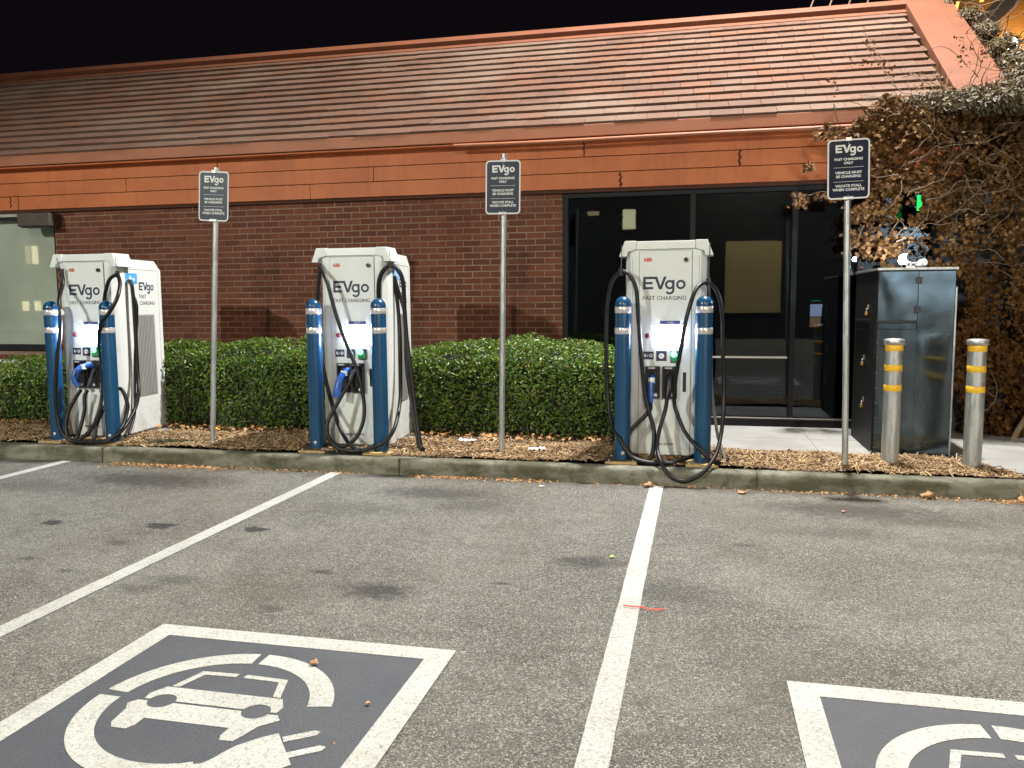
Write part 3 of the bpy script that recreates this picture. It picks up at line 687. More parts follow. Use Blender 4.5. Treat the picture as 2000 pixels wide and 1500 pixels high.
put('ceiling', child_local(MB().box(GX0-.1, GX1+.1, YW+.26, 6.6, 2.91, 2.95)), 'interior', B)
# left shop window
LX1 = WX0-.004
lw = put('shop_window', child_local(MB().box(-13.9, LX1, YW+.0, YW+.10, 2.70, 2.80).box(-13.9, LX1, YW, YW+.10, .93, 1.0).box(LX1-.012, LX1, YW, YW+.1, 1.001, 2.699)), 'frame', B)
put('pane', child_local(MB().box(-13.9, LX1-.013, YW+.03, YW+.038, 1.001, 2.699)), 'glass_left', lw)
put('roller_blind', child_local(MB().box(-13.9, LX1-.02, YW+.14, YW+.146, .95, 2.75)), 'blind', lw)
put('window_sill', child_local(MB().box(-13.9, LX1+.01, YW-.04, YW-.001, .935, 1.02)), 'frame', lw, bevel=.004)
put('header_strip', child_local(MB().box(-13.9, LX1-.35, YW-.02, YW-.001, 2.735, 2.805)), mat('pale_header', (.3, .31, .28), .7), lw)

# wall fixture on the left corner
fx = thing('wall_light', 'unlit dark brown box light under the orange fascia, above the shop window corner', 'wall light', (-8.42, YF-.001, 2.58))
put('housing', MB().box(-.36, .14, -.15, .078, 0, .17), 'fixture', fx, bevel=.012)
put('lens', MB().box(-.33, .11, -.12, .05, -.012, -.001), 'black', fx)
# white steel bench rail glimpsed left of the hedge
bn = thing('low_rail', 'pale low rail against the brick below the shop window, far left', 'rail', (-9.3, 2.35, .12))
put('bar', MB().box(-2, .62, -.02, .02, .66, .70), 'signwhite', bn); put('bar', MB().box(-2, .62, -.02, .02, .24, .28), 'signwhite', bn)
for x in (-1.8, -.6, .58): put('post', MB().box(x-.02, x+.02, -.018, .018, 0, .66), 'signwhite', bn)

# kiosk added behind the tinted glass to stand for a reflection in it
k = thing('kiosk_reflection', 'small lit kiosk set behind the dark tinted glass to stand for a reflection', 'kiosk', (1.50, 4.6, .13))
put('cabinet', MB().box(-.16, .16, 0, .35, 0, 1.05).box(-.10, .14, .02, .3, 1.05, 1.42), 'black', k, bevel=.02)
put('screen', MB().prism([(-.07, -.004, 1.20), (.07, -.004, 1.20), (.08, -.004, 1.36), (-.07, -.004, 1.36)], (0, .006, 0)), 'farwhite', k)
put('keypad', MB().prism([(-.07, -.006, 1.06), (.05, -.006, 1.06), (.07, -.006, 1.19), (-.07, -.006, 1.19)], (0, .006, 0)), emis('kiosk_orange', (1, .5, .22), .8), k)
put('indicator', MB().box(-.06, .06, -.006, .0, 1.40, 1.41), emis('kiosk_green', (.05, .9, .5), .8), k)

# ------------------------------------------------------------------ charging stations
def charger(cx, yf, label, side_text=True):
    t = thing('charging_station', label, 'charging station', (cx, yf, .165), 'fast charging stations along the kerb')
    z0 = .165
    def Z(z): return z-z0
    pad = put('concrete_pad', MB().box(-.45, .45, -.06, .92, -.10, .0), 'pad', t, bevel=.008)
    W0, W1, D = .335, .275, .83
    body = MB()
    plan = [(-W0, .045), (-.30, .0), (.30, .0), (W0, .045), (.352, .12), (W1, D), (-W1, D), (-.352, .12)]
    n = len(plan); top = Z(2.02)
    body.add([(x, y, .03) for x, y in plan]+[(x, y, top-.10 if y > .5 else top) for x, y in plan], [tuple(range(n-1, -1, -1))]+[(i, (i+1) % n, n+(i+1) % n, n+i) for i in range(n)])
    # chamfered top towards the back
    tp = [(x, y, top) for x, y in plan if y < .5]; 
    body.add([(-W0, .045, top), (-.30, 0, top), (.30, 0, top), (W0, .045, top), (.352, .12, top), (W1+.012, D-.12, top), (-W1-.012, D-.12, top), (-.352, .12, top), (W1, D, top-.10), (-W1, D, top-.10)],
             [(0, 1, 2, 3, 4, 5, 6, 7), (5, 8, 9, 6), (4, 8, 5), (7, 6, 9)])
    put('body', body, 'white', t)
    put('plinth', MB().box(-.30, .30, .03, D-.03, 0, .03), 'seam', t)
    # front door, slightly proud, with dark reveal line
    put('door_reveal', MB().box(-.228, .228, -.004, -.0005, Z(.185), Z(1.985)), 'seam', t)
    put('front_door', MB().box(-.224, .224, -.011, -.0045, Z(.19), Z(1.981)), 'white', t, bevel=.003)
    for s in (-1, 1):
        put('column_seam', MB().box(s*.285-.0015, s*.285+.0015, -.0012, -.0004, .04, Z(1.93)), 'seam', t)
    # hood with flared wings
    hood = MB()
    zt, zb = Z(2.065), Z(1.995)
    hood.prism([(-.25, -.020, zb), (.25, -.020, zb), (.25, -.012, zt), (-.25, -.012, zt)], (0, .34, 0))
    put('hood', hood, 'white', t, bevel=.004)
    for s in (-1, 1):
        w = MB(); x0, x1, x2 = s*.252, s*.352, s*.402
        P = [(x0, -.026, Z(1.995)), (x0, -.026, zt+.004), (x1, -.026, zt+.004), (x2, -.030, Z(1.935)), (s*.335, -.030, Z(1.935)), (s*.325, -.028, Z(1.975))]
        if s < 0: P = P[::-1]
        w.prism(P, (0, .25, 0)); put('hood_wing', w, 'white', t, bevel=.004)
    F_ = Face((0, -.0112, -z0), (1, 0, 0), (0, 0, 1))
    lg = MB(); h = .110; logo(F_, lg, -.192, 1.648, h, .95); put('logo_lettering', lg, 'navy', t)
    tx = MB(); F_.text(tx, 'FAST CHARGING', -.192, 1.556, .034, .372, bold=.008); put('lettering', tx, 'greyprint', t)
    tx = MB(); F_.text(tx, 'ABB', -.192, 1.890, .032, .074, bold=.035); put('maker_lettering', tx, 'red', t)
    tx = MB(); F_.text(tx, 'evgo.com', -.105, .275, .031, .19, bold=.012); put('web_lettering', tx, 'navy', t)
    put('lock', MB().tube([(.172, -.030, Z(1.90)), (.172, -.010, Z(1.90))], .019, 16), 'black', t)
    # screen and reader row
    put('screen_frame', MB().box(-.083, .163, -.016, -.0115, Z(1.143), Z(1.345)), 'louvre', t, bevel=.003)
    put('screen', MB().box(-.075, .155, -.0215, -.0165, Z(1.151), Z(1.335)), 'screen', t)
    put('screen_header', MB().box(-.043, .130, -.016, -.0115, Z(1.349), Z(1.374)), 'screen_strip', t)
    tx = MB(); Face((0, -.0162, -z0), (1, 0, 0), (0, 0, 1)).text(tx, 'PULL UP', .02, 1.356, .010, .05); put('header_lettering', tx, 'whiteprint', t)
    put('emergency_button', MB().lathe(0, 0, [(.0, .022), (.014, .022), (.021, .016), (.023, 0)], 18), 'estop', t, (-.150, -.0113, Z(1.243))).rotation_euler = (math.pi/2, 0, 0)
    def plaque(a0, a1, b0, b1, kind):
        p = put('plaque', MB().box(a0, a1, -.0135, -.0115, Z(b0), Z(b1)), 'navy', t, bevel=.001)
        G = Face((0, -.0137, -z0), (1, 0, 0), (0, 0, 1)); mb = MB(); cxp, czp = (a0+a1)/2, (b0+b1)/2
        if kind == 0:
            G.ring(mb, cxp+.024, czp, .015, .008, n=18, lift=.0003, t=.0008); G.rect(mb, cxp-.035, cxp-.012, czp-.012, czp-.006, .0003); G.rect(mb, cxp-.035, cxp-.02, czp-.004, czp+.014, .0003)
            G.poly(mb, [(cxp-.008, czp-.006), (cxp+.002, czp), (cxp-.008, czp+.006)], .0003)
        else:
            G.ring(mb, cxp, czp, .024, .0005, n=24, lift=.0003, t=.0008)
        put('symbol', mb, 'whiteprint', p)
        if kind == 1:
            mb = MB(); G.poly(mb, [(cxp-.013, czp+.011), (cxp+.001, czp+.002), (cxp-.001, czp-.002), (cxp-.014, czp+.004)], .0013, .0006); G.poly(mb, [(cxp+.014, czp-.011), (cxp-.001, czp-.002), (cxp+.001, czp+.003), (cxp+.015, czp-.004)], .0013, .0005)
            put('symbol_cutout', mb, 'navy', p)
    plaque(-.190, -.095, 1.035, 1.105, 0); plaque(-.073, .018, 1.022, 1.110, 1)
    rd = put('card_reader', MB().box(.050, .135, -.034, -.0115, Z(1.010), Z(1.112)), 'black', t, bevel=.006)
    put('reader_face', MB().box(.056, .129, -.0362, -.0345, Z(1.02), Z(1.075)), 'green_dim', rd)
    put('reader_light', MB().lathe(0, 0, [(0, .010), (.012, .009), (.022, .004), (.026, 0)], 18), 'green_glow', rd, (.080, -.0345, Z(1.082))).rotation_euler = (math.pi/2, 0, 0)
    # two holsters with recesses
    for hx in (-.10, .048):
        ho = MB(); z1, z2 = Z(.695), Z(.978)
        ho.box(hx-.064, hx-.050, -.052, -.0115, z1, z2).box(hx+.050, hx+.064, -.052, -.0115, z1, z2)
        ho.box(hx-.0499, hx+.0499, -.058, -.0115, z2-.03, z2).box(hx-.0499, hx+.0499, -.052, -.0115, z1, z1+.05).box(hx-.0499, hx+.0499, -.0145, -.0115, z1+.051, z2-.031)
        h_ = put('holster', ho, 'holster', t, bevel=.002, seg=1)
        put('holster_plate', MB().box(hx-.042, hx+.02, -.0600, -.0585, z2-.022, z2-.008), 'louvre', h_)
        put('sticker', MB().box(hx+.014, hx+.040, -.0540, -.0525, z1+.018, z1+.044), 'whiteprint', h_)
        put('socket', MB().tube([(hx, -.040, Z(.87)), (hx, -.0148, Z(.875))], .033, 16), 'black', h_)
    put('handle_slot', MB().box(.158, .188, -.0135, -.0115, Z(.752), Z(.925)), 'black', t, bevel=.002)
    # sides (both): door outline, lettering, sticker, louvres
    for s in (1, -1):
        U = Vector((W1-.352, D-.12, 0)) if s > 0 else Vector((W1-.352, -(D-.12), 0))
        if s > 0: o_ = Vector((.352, .12, -z0))
        else: o_ = Vector((-W1, D, -z0))
        G = Face(o_, U, (0, 0, 1)); LN = U.length
        a0, a1 = (.03, LN-.06) if s > 0 else (.06, LN-.03)
        fr = MB()
        for r in ((a0, a1, 1.915, 1.919), (a0, a1, .195, .199)): G.rect(fr, *r, .0004, .0006)
        G.rect(fr, a0, a0+.004, .199, 1.915, .0004, .0006); G.rect(fr, a1-.004, a1, .199, 1.915, .0004, .0006)
        put('side_door_outline', fr, 'seam', t)
        so = .28 if s > 0 else .06
        lo = MB(); logo(G, lo, so, 1.70, .086, .95); put('side_logo_lettering', lo, 'navy', t)
        tt = MB(); G.text(tt, 'FAST', so, 1.615, .040, .13); G.text(tt, 'CHARGING', so, 1.545, .040, .29); put('side_lettering', tt, 'greyprint', t)
        st = MB(); G.rect(st, so-.24, so-.03, 1.765, 1.875, .0006, .001) if s > 0 else G.rect(st, so+.32, so+.50, 1.765, 1.875, .0006, .001)
        sk = put('blue_sticker', st, 'skyblue', t)
        mb = MB(); cc = so-.15 if s > 0 else so+.39
        G.ring(mb, cc, 1.82, .028, .018, 40, 320, 20, .0018, .0008); G.rect(mb, cc-.02, cc+.028, 1.815, 1.824, .0018, .0006); G.ring(mb, cc+.055, 1.812, .018, .003, 0, 360, 14, .0018, .0008); G.rect(mb, cc-.085, cc-.03, 1.80, 1.806, .0018)
        put('sticker_symbol', mb, 'whiteprint', sk)
        lv = MB(); l0, l1 = (.16, .55) if s > 0 else (.16, .55)
        G.rect(lv, l0, l1, .56, 1.44, .0006, .0008); lvo = put('louvre_panel', lv, 'louvre', t)
        k_ = MB()
        for q in range(13): G.rect(k_, l0+.012+q*.0285, l0+.026+q*.0285, .575, 1.425, .0018, .006)
        put('louvres', k_, 'louvre', lvo)
    return t
chargers = []
for cx, lab in zip(CH, ('white fast charger at the left end, its grilled right side in view', 'white fast charger between hedges, middle of the three', 'white fast charger in front of the dark glazing, seen square on')):
    chargers.append(charger(cx, .43, lab))
def cable(ch, pts, r=.0185, m='cable', name='cable'):
    o = Vector(ch.location); P = [p-o for p in spline(pts, 7)]
    return put(name, MB().tube(P, r, 9), m, ch)
def clamp(ch, p):
    o = Vector(ch.location); q = Vector(p)-o
    put('cable_clamp', MB().tube([q+Vector((0, 0, -.03)), q+Vector((0, 0, .035))], .021, 10), 'black', ch)
def cord(ch, a, b): 
    o = Vector(ch.location); put('retractor_cord', MB().tube([Vector(a)-o, Vector(b)-o], .004, 6), 'cable_grey', ch)
def handle(ch, pts, rr, m, print_at=None):
    o = Vector(ch.location); P = [p-o for p in spline(pts, 6)]; k = len(P)
    rs = [rr[0]+(rr[1]-rr[0])*i/(k-1) if i < k*.6 else rr[0]+(rr[1]-rr[0])*.6+((rr[2]-rr[0]-(rr[1]-rr[0])*.6))*(i-k*.6)/(k*.4) for i in range(k)]
    h = put('connector_handle', MB().tube(P, rs, 14), m, ch)
    nose = put('connector_nose', MB().tube([P[0]+Vector((0, .03, .012)), P[0]+Vector((0, -.004, 0))], .026, 14), 'black', h)
    tr = put('trigger', MB().tube([P[int(k*.45)]+Vector((.012, -.024, .01)), P[int(k*.6)]+Vector((.014, -.028, -.01))], .008, 8), 'black', h)
    if print_at:
        p = P[int(k*.3)]; mb = MB()
        mb.tube([p+Vector((0, 0, .026)), p+Vector((0, -.002, -.022))], rs[int(k*.3)]+.0012, 14, False); put('white_label', mb, 'whiteprint', h)
c1, c2, c3 = chargers
# third charger
cable(c3, [(-.402,.34,.662),(-.414,.30,.589),(-.569,.27,.42),(-.593,.24,.301),(-.547,.2,.215),(-.424,.16,.170),(-.203,.15,.172),(-.031,.3,.215),(.087,.5,.25)])
cable(c3, [(-.403,.17,.172),(-.371,.2,.254),(-.366,.26,.427),(-.413,.28,.591),(-.457,.3,.802),(-.487,.3,1.105),(-.512,.3,1.406),(-.533,.3,1.646),(-.591,.32,1.77),(-.668,.34,1.801),(-.754,.38,1.71),(-.794,.4,1.482),(-.8,.4,1.097),(-.78,.38,.71),(-.74,.3,.488),(-.661,.2,.367),(-.557,.14,.221),(-.422,.12,.175),(-.202,.13,.172)])
cable(c3, [(-.254,.34,.755),(-.272,.28,.61),(-.319,.22,.435),(-.332,.15,.295),(-.293,.04,.190),(-.211,-.02,.09),(-.096,-.035,.055),(.029,-.03,.118),(.113,.04,.20),(.171,.15,.303),(.207,.30,.478),(.218,.38,.729),(.204,.4,1.104),(.191,.4,1.432),(.144,.38,1.626),(.07,.34,1.695),(-.009,.26,1.669),(-.064,.18,1.553),(-.117,.16,1.336),(-.15,.16,1.117),(-.185,.2,.891),(-.198,.26,.689),(-.167,.25,.571),(-.091,.2,.414),(.027,.12,.297),(.128,.12,.20),(.231,.2,.172),(.26,.3,.19)], .0175)
cable(c3, [(.24,.26,.178),(.221,.42,.234),(.169,.55,.397),(.117,.60,.811),(.10,.60,1.3),(.06,.62,1.9)], .014, 'cable_grey')
cord(c3, (.082,.40,2.04), (.07,.345,1.69)); clamp(c3, (.07,.342,1.70)); clamp(c3, (-.668,.342,1.80)); cord(c3, (-.668,.40,2.03), (-.668,.345,1.80))
handle(c3, [(-.396,.405,.885),(-.398,.385,.86),(-.400,.370,.80),(-.402,.350,.72),(-.402,.34,.655)], (.030,.027,.020), 'bluehandle', True)
handle(c3, [(-.240,.405,.895),(-.242,.385,.87),(-.246,.365,.82),(-.252,.345,.755),(-.256,.33,.72)], (.028,.025,.022), 'black')
# first charger
cable(c1, [(-6.395,.38,1.893),(-6.375,.36,1.76),(-6.27,.18,1.60),(-6.235,.145,1.46),(-6.25,.14,1.25),(-6.288,.135,1.045),(-6.326,.13,.754),(-6.336,.13,.462),(-6.284,.12,.274),(-6.181,.12,.185),(-6.013,.12,.178),(-5.925,.14,.212),(-5.93,.2,.347),(-5.95,.36,.513),(-5.818,.42,.689),(-5.738,.42,.542),(-5.73,.40,.452),(-5.712,.3,.321),(-5.711,.12,.205),(-5.879,.10,.178),(-6.097,.11,.176)], .019)
cable(c1, [(-6.087,.28,.684),(-6.109,.26,.612),(-6.101,.24,.482),(-6.12,.2,.325),(-6.128,.14,.209),(-6.206,.13,.195),(-6.25,.15,.285),(-6.276,.2,.424),(-6.223,.24,.568),(-6.155,.27,.684)])
cable(c1, [(-5.721,.36,1.857),(-5.808,.36,1.81),(-5.875,.38,1.718),(-5.933,.40,1.544),(-5.957,.39,1.177),(-5.976,.39,.88),(-6.0,.36,.55),(-6.03,.25,.3),(-6.1,.15,.19)])
cable(c1, [(-5.721,.36,1.857),(-5.636,.28,1.756),(-5.597,.18,1.614),(-5.67,.15,1.473),(-5.78,.155,1.361),(-5.90,.26,1.186),(-5.97,.36,1.0),(-5.99,.36,.75)], .019)
cable(c1, [(-5.79,.60,1.80),(-5.745,.60,1.719),(-5.735,.60,1.318),(-5.72,.58,.869),(-5.657,.5,.653),(-5.64,.4,.471),(-5.62,.18,.30),(-5.744,.11,.200),(-5.895,.12,.178)], .019)
cable(c1, [(-5.775,.62,1.80),(-5.752,.62,1.646),(-5.717,.62,1.527),(-5.741,.62,1.258),(-5.775,.62,.941),(-5.78,.6,.64),(-5.76,.55,.40),(-5.72,.40,.22)], .015)
clamp(c1, (-5.721,.36,1.85)); cord(c1, (-5.77,.40,2.03), (-5.722,.362,1.87)); clamp(c1, (-6.395,.38,1.885)); cord(c1, (-6.47,.40,2.03), (-6.395,.38,1.9))
handle(c1, [(-6.10,.40,.93),(-6.15,.34,.92),(-6.21,.29,.87),(-6.225,.27,.79),(-6.19,.275,.72)], (.032,.034,.024), 'bluehandle', True)
handle(c1, [(-6.06,.405,.90),(-6.07,.38,.88),(-6.08,.34,.80),(-6.087,.29,.70)], (.028,.026,.022), 'black')
bandw = MB().obox((-6.215,.20,1.46-.0),(.018,0,.010),(0,.002,0),(-.014,0,.022)); 
put('white_tag', MB().obox(Vector((-6.215,.14,1.475))-Vector(c1.location), (.020,0,.013), (0,.002,0), (-.013,0,.020)), 'whiteprint', c1)
# second charger
cable(c2, [(-3.527,.40,1.892),(-3.572,.42,1.601),(-3.585,.45,1.284),(-3.545,.42,.995),(-3.491,.4,.75),(-3.393,.34,.497),(-3.287,.25,.34),(-3.154,.15,.232),(-3.052,.12,.190),(-2.97,.13,.199),(-2.912,.40,.26)])
cable(c2, [(-3.527,.40,1.892),(-3.416,.3,1.754),(-3.328,.28,1.459),(-3.244,.28,1.22),(-3.159,.28,1.009),(-3.095,.26,.841),(-3.051,.25,.617),(-3.05,.22,.451),(-3.105,.18,.299),(-3.214,.15,.22),(-3.315,.14,.24),(-3.381,.15,.324),(-3.392,.18,.433),(-3.335,.22,.558),(-3.257,.26,.711),(-3.193,.33,.845)])
cable(c2, [(-2.95,.40,.60),(-2.955,.41,1.2),(-2.95,.42,1.54),(-2.926,.38,1.736),(-2.882,.37,1.839),(-2.796,.36,1.893),(-2.716,.36,1.836),(-2.686,.38,1.719),(-2.686,.4,1.497),(-2.67,.4,1.216),(-2.631,.38,.936),(-2.587,.36,.585),(-2.534,.32,.265),(-2.507,.3,.195),(-2.50,.33,.18)], .021)
cable(c2, [(-2.86,.60,1.806),(-2.82,.62,1.64),(-2.77,.62,1.452),(-2.755,.6,1.207),(-2.735,.56,.92),(-2.66,.48,.568),(-2.557,.36,.20)], .017)
cable(c2, [(-2.87,.60,1.799),(-2.84,.62,1.568),(-2.815,.6,1.279),(-2.80,.56,.846),(-2.77,.45,.598),(-2.74,.20,.38),(-2.82,.12,.26),(-2.952,.12,.207),(-3.097,.12,.180),(-3.266,.13,.200),(-3.372,.15,.282),(-3.398,.18,.39)])
clamp(c2, (-2.796,.36,1.895)); clamp(c2, (-3.527,.40,1.88)); cord(c2, (-2.83,.41,2.03), (-2.80,.37,1.91)); cord(c2, (-3.57,.41,2.03), (-3.53,.40,1.9))
handle(c2, [(-3.26,.405,.915),(-3.285,.365,.89),(-3.315,.31,.82),(-3.335,.285,.72),(-3.34,.28,.66)], (.032,.036,.034), 'bluehandle', True)
handle(c2, [(-3.165,.405,.905),(-3.175,.37,.90),(-3.20,.34,.87),(-3.215,.32,.82)], (.030,.028,.020), 'black')

# ------------------------------------------------------------------ blue sleeved bollards
def blue_bollard(x, y, label):
    t = thing('bollard', label, 'bollard', (x, y, .146), 'blue bollards guarding the chargers')
    R = .0715; H = 1.445
    prof = [(R, 0), (R, H-.075)]+[(R*math.cos(a), H-.075+.075*math.sin(a)) for a in np.linspace(.12, math.pi/2-.001, 8)]
    put('sleeve', MB().lathe(0, 0, prof, 32), 'bollard', t)
    for z in (H-.145, H-.325):
        put('reflective_band', MB().lathe(0, 0, [(R+.0004, z), (R+.0016, z+.002), (R+.0016, z+.052), (R+.0004, z+.054)], 32), 'band', t)
    put('base_plate', MB().box(-.135, .135, -.135, .125, -.004, .020), 'baseyellow', t, bevel=.002)
    put('seal_sticker', MB().lathe(0, 0, [(0, .0016), (.018, .0016), (.018, 0)], 20), 'skyblue' if False else 'band', t, (.012, -R-.0002, .085)).rotation_euler = (math.pi/2, 0, 0)
    for bx, by in ((-.105, -.105), (.105, -.105), (.105, .105), (-.105, .105)):
        put('bolt', MB().lathe(bx, by, [(0, .036), (.009, .033), (.009, .020)], 8), 'galv', t)
for x, lab in ((-6.455, 'blue bollard left of the left charger, a cable hanging down its front'), (-5.80, 'blue bollard at the right corner of the left charger'),
               (-3.545, 'blue bollard at the left of the middle charger'), (-2.895, 'blue bollard at the right of the middle charger'),
               (-.640, 'blue bollard at the left of the charger before the glazing'), (.043, 'blue bollard at the right of the charger before the glazing, ringed by a cable')):
    blue_bollard(x, .27, lab)

# galvanised bollards
def galv_bollard(x, y, label):
    t = thing('bollard', label, 'bollard', (x, y, .12), 'galvanised bollards by the utility cabinet'); R = .069; H = 1.10
    put('post', MB().lathe(0, 0, [(R, 0), (R, H-.03)], 28), 'galv', t)
    put('cap', MB().lathe(0, 0, [(R+.001, H-.048), (R+.012, H-.046), (R+.013, H-.012), (R+.004, H-.002), (R*.6, H+.004), (.001, H+.006)], 28), 'galv', t)
    for z in (H-.098, H-.265, H-.432): put('yellow_band', MB().lathe(0, 0, [(R+.0003, z), (R+.0014, z+.001), (R+.0014, z+.051), (R+.0003, z+.052)], 28), 'yellow', t)
galv_bollard(1.585, .47, 'galvanised bollard with yellow bands in front of the metal cabinet')
galv_bollard(2.205, .44, 'galvanised bollard with yellow bands right of the metal cabinet, before the ivy')

# ------------------------------------------------------------------ sign posts
def sign(xb, yb, lean, ztop, zs, label, face='signnavy'):
    zb = .10
    t = thing('sign_post', label, 'sign', (xb, yb, zb), 'parking signs between the chargers', rot=(0, lean, 0))
    put('pole', MB().lathe(0, 0, [(.0255, 0), (.0255, ztop-zb)], 20).lathe(0, 0, [(.0255, ztop-zb), (.001, ztop-zb+.002)], 20), 'galv', t)
    z1 = zs-zb; Wd, Hh, R = .160, .236, .034
    def rr(w, h, r, k=6):
        out = []
        for cx, cz, a0 in ((w-r, h-r, 0), (-w+r, h-r, 90), (-w+r, -h+r, 180), (w-r, -h+r, 270)):
            for i in range(k+1): a = math.radians(a0+90*i/k); out.append((cx+r*math.cos(a), cz+r*math.sin(a)))
        return out
    Fp = Face((0, -.034, z1), (1, 0, 0), (0, 0, 1))
    b = MB(); Fp.poly(b, rr(Wd, Hh, R), 0, .003); bd = put('sign_board', b, 'alu', t)
    b = MB(); Fp.poly(b, rr(Wd-.0005, Hh-.0005, R), .0031, .0005); put('border', b, 'signwhite', bd)
    b = MB(); Fp.poly(b, rr(Wd-.0125, Hh-.0125, R-.010), .0040, .0006); put('sign_face', b, face, bd)
    G = Face((0, -.0388, z1), (1, 0, 0), (0, 0, 1))
    b = MB(); h = .062; logo(G, b, -LOGO_W*h/2+.004, .130, h, 1.12); put('logo_lettering', b, 'signwhite', bd)
    for txt, z, h, w in (('FAST CHARGING', .070, .0185, .212), ('ONLY', .040, .0185, .072), ('VEHICLE MUST', -.036, .0190, .202), ('BE CHARGING', -.066, .0190, .186), ('VACATE STALL', -.140, .0190, .200), ('WHEN COMPLETE', -.170, .0190, .240)):
        b = MB(); G.text(b, txt, 0, z, h, w, 'CENTER', bold=.034); put('lettering', b, 'signwhite', bd)
    for z in (.014, -.098):
        b = MB(); G.rect(b, -.112, .112, z-.0012, z+.0012); put('divider', b, 'signwhite', bd)
    put('bracket', MB().box(-.038, .038, -.046, -.034, z1-Hh-.004, z1-Hh+.020), 'galv', t, bevel=.002)
    put('bracket', MB().box(-.022, .022, -.046, .03, z1+Hh-.016, z1+Hh+.012), 'galv', t, bevel=.002)
    for z in (z1+Hh-.032, z1-Hh+.03): put('rivet', MB().lathe(0, 0, [(0, .003), (.004, .002), (.005, 0)], 8), 'galv', t, (0, -.0378, z)).rotation_euler = (math.pi/2, 0, 0)
    for z in (z1-.05, z1+.1): put('rear_clamp', MB().box(-.03, .03, -.0305, -.020, z-.01, z+.01), 'galv', t)
sign(-4.735, .36, math.radians(3.6), 2.86, 2.585, 'navy parking sign on a leaning galvanised pole, right of the left charger')
sign(-1.765, .40, math.radians(1.0), 2.86, 2.565, 'navy parking sign on a galvanised pole before the right-hand hedge')
sign(1.205, .30, math.radians(-1.3), 2.84, 2.588, 'navy parking sign on a galvanised pole before the glazing, ivy behind it', 'signdeep')

# ------------------------------------------------------------------ utility cabinet
cb = thing('utility_cabinet', 'tall dented dark metal utility cabinet behind the galvanised bollards', 'cabinet', (1.55, 1.03, .148))
CW, CD, CHt = .64, 1.05, 1.655
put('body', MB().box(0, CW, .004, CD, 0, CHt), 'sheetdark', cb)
def panel(name, x0, x1, z0, z1, m='sheet', n=16, amp=.004):
    V = []; 
    for j in range(n+1):
        for i in range(n+1):
            x = x0+(x1-x0)*i/n; z = z0+(z1-z0)*j/n; e = min(i, n-i, j, n-j)
            d = (mnoise.noise(Vector((x*4.1, z*3.3, x0*9)))*amp*1.3)*min(1, e/3)
            V.append((x, -.004-d if e > 0 else -.004, z))
    Fq = [(j*(n+1)+i, j*(n+1)+i+1, (j+1)*(n+1)+i+1, (j+1)*(n+1)+i) for j in range(n) for i in range(n)]
    k = len(V); V += [(x0, .003, z0), (x1, .003, z0), (x1, .003, z1), (x0, .003, z1)]
    me = mesh_np(name, np.array(V), np.array(Fq), True); o = link(name, me, m, cb); return o
XS = .335; ZS = 1.205
panel('upper_door', .008, XS-.003, ZS+.006, CHt-.012, n=14)
panel('front_panel', XS+.003, CW-.008, .01, CHt-.012, n=20)
panel('lower_panel', .008, XS+.001, .01, ZS-.075, n=16)
put('door_slot', MB().box(.004, XS, -.012, .003, ZS-.012, ZS+.002), 'black', cb)
put('slot_plate', MB().box(.010, XS-.004, -.010, .003, ZS-.070, ZS-.018), 'sheet', cb, bevel=.002)
for z in (1.565, 1.305):
    put('hinge', MB().box(XS-.024, XS+.026, -.018, -.0065, z-.03, z+.03), 'black', cb, bevel=.003)
put('top_cap', MB().box(-.008, CW+.012, -.014, CD, CHt, CHt+.022), 'galv', cb, bevel=.003)
put('side_flange', MB().box(CW+.001, CW+.022, .03, .06, .0, CHt-.15), 'galv', cb, bevel=.002)
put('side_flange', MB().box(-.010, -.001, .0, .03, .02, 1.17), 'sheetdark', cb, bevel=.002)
for z in np.linspace(.06, 1.15, 9):
    put('rivet', MB().lathe(0, 0, [(0, .003), (.004, .002), (.005, 0)], 8), 'galv', cb, (.016, -.0065, z)).rotation_euler = (math.pi/2, 0, 0)
for x, z in ((.42, .45), (.44, .12), (.47, 1.46), (.43, 1.06)):
    put('rivet', MB().lathe(0, 0, [(0, .004), (.005, .003), (.006, 0)], 8), 'galv', cb, (x, -.0065, z)).rotation_euler = (math.pi/2, 0, 0)
put('side_hasp', MB().box(-.020, -.001, .30, .95, 1.18, 1.21).box(-.016, -.001, .35, .90, 1.10, 1.12), 'sheetdark', cb, bevel=.002)
def padlock(loc, label):
    t = thing('padlock', label, 'padlock', loc, 'brass padlocks on the cabinet side')
    put('lock_body', MB().box(-.012, .012, -.018, .018, 0, .034), 'brass', t, bevel=.004)
    put('shackle', MB().tube(spline([(0, -.011, .032), (0, -.012, .052), (0, 0, .062), (0, .012, .052), (0, .011, .032)], 5), .003, 8), 'galv', t)
    put('hasp', MB().box(.008, .019, -.008, .008, .055, .10), 'galv', t)
padlock((1.527, 1.50, .92), 'brass padlock hanging halfway up the black side of the cabinet')
padlock((1.527, 1.46, .52), 'brass padlock low on the black side of the cabinet')
padlock((1.527, 1.38, 1.40), 'brass padlock near the top of the black side of the cabinet')

gs = put('green_sign', MB().box(-.018, .022, -.02, .0, -.085, .065), 'green_strong', None, (2.14, 2.22, 2.52))
tag(gs, 'small glowing green sign half hidden in the brown ivy above the cabinet', 'sign')
put('mount', MB().box(-.012, .012, .001, .34, -.012, .012), 'black', gs)
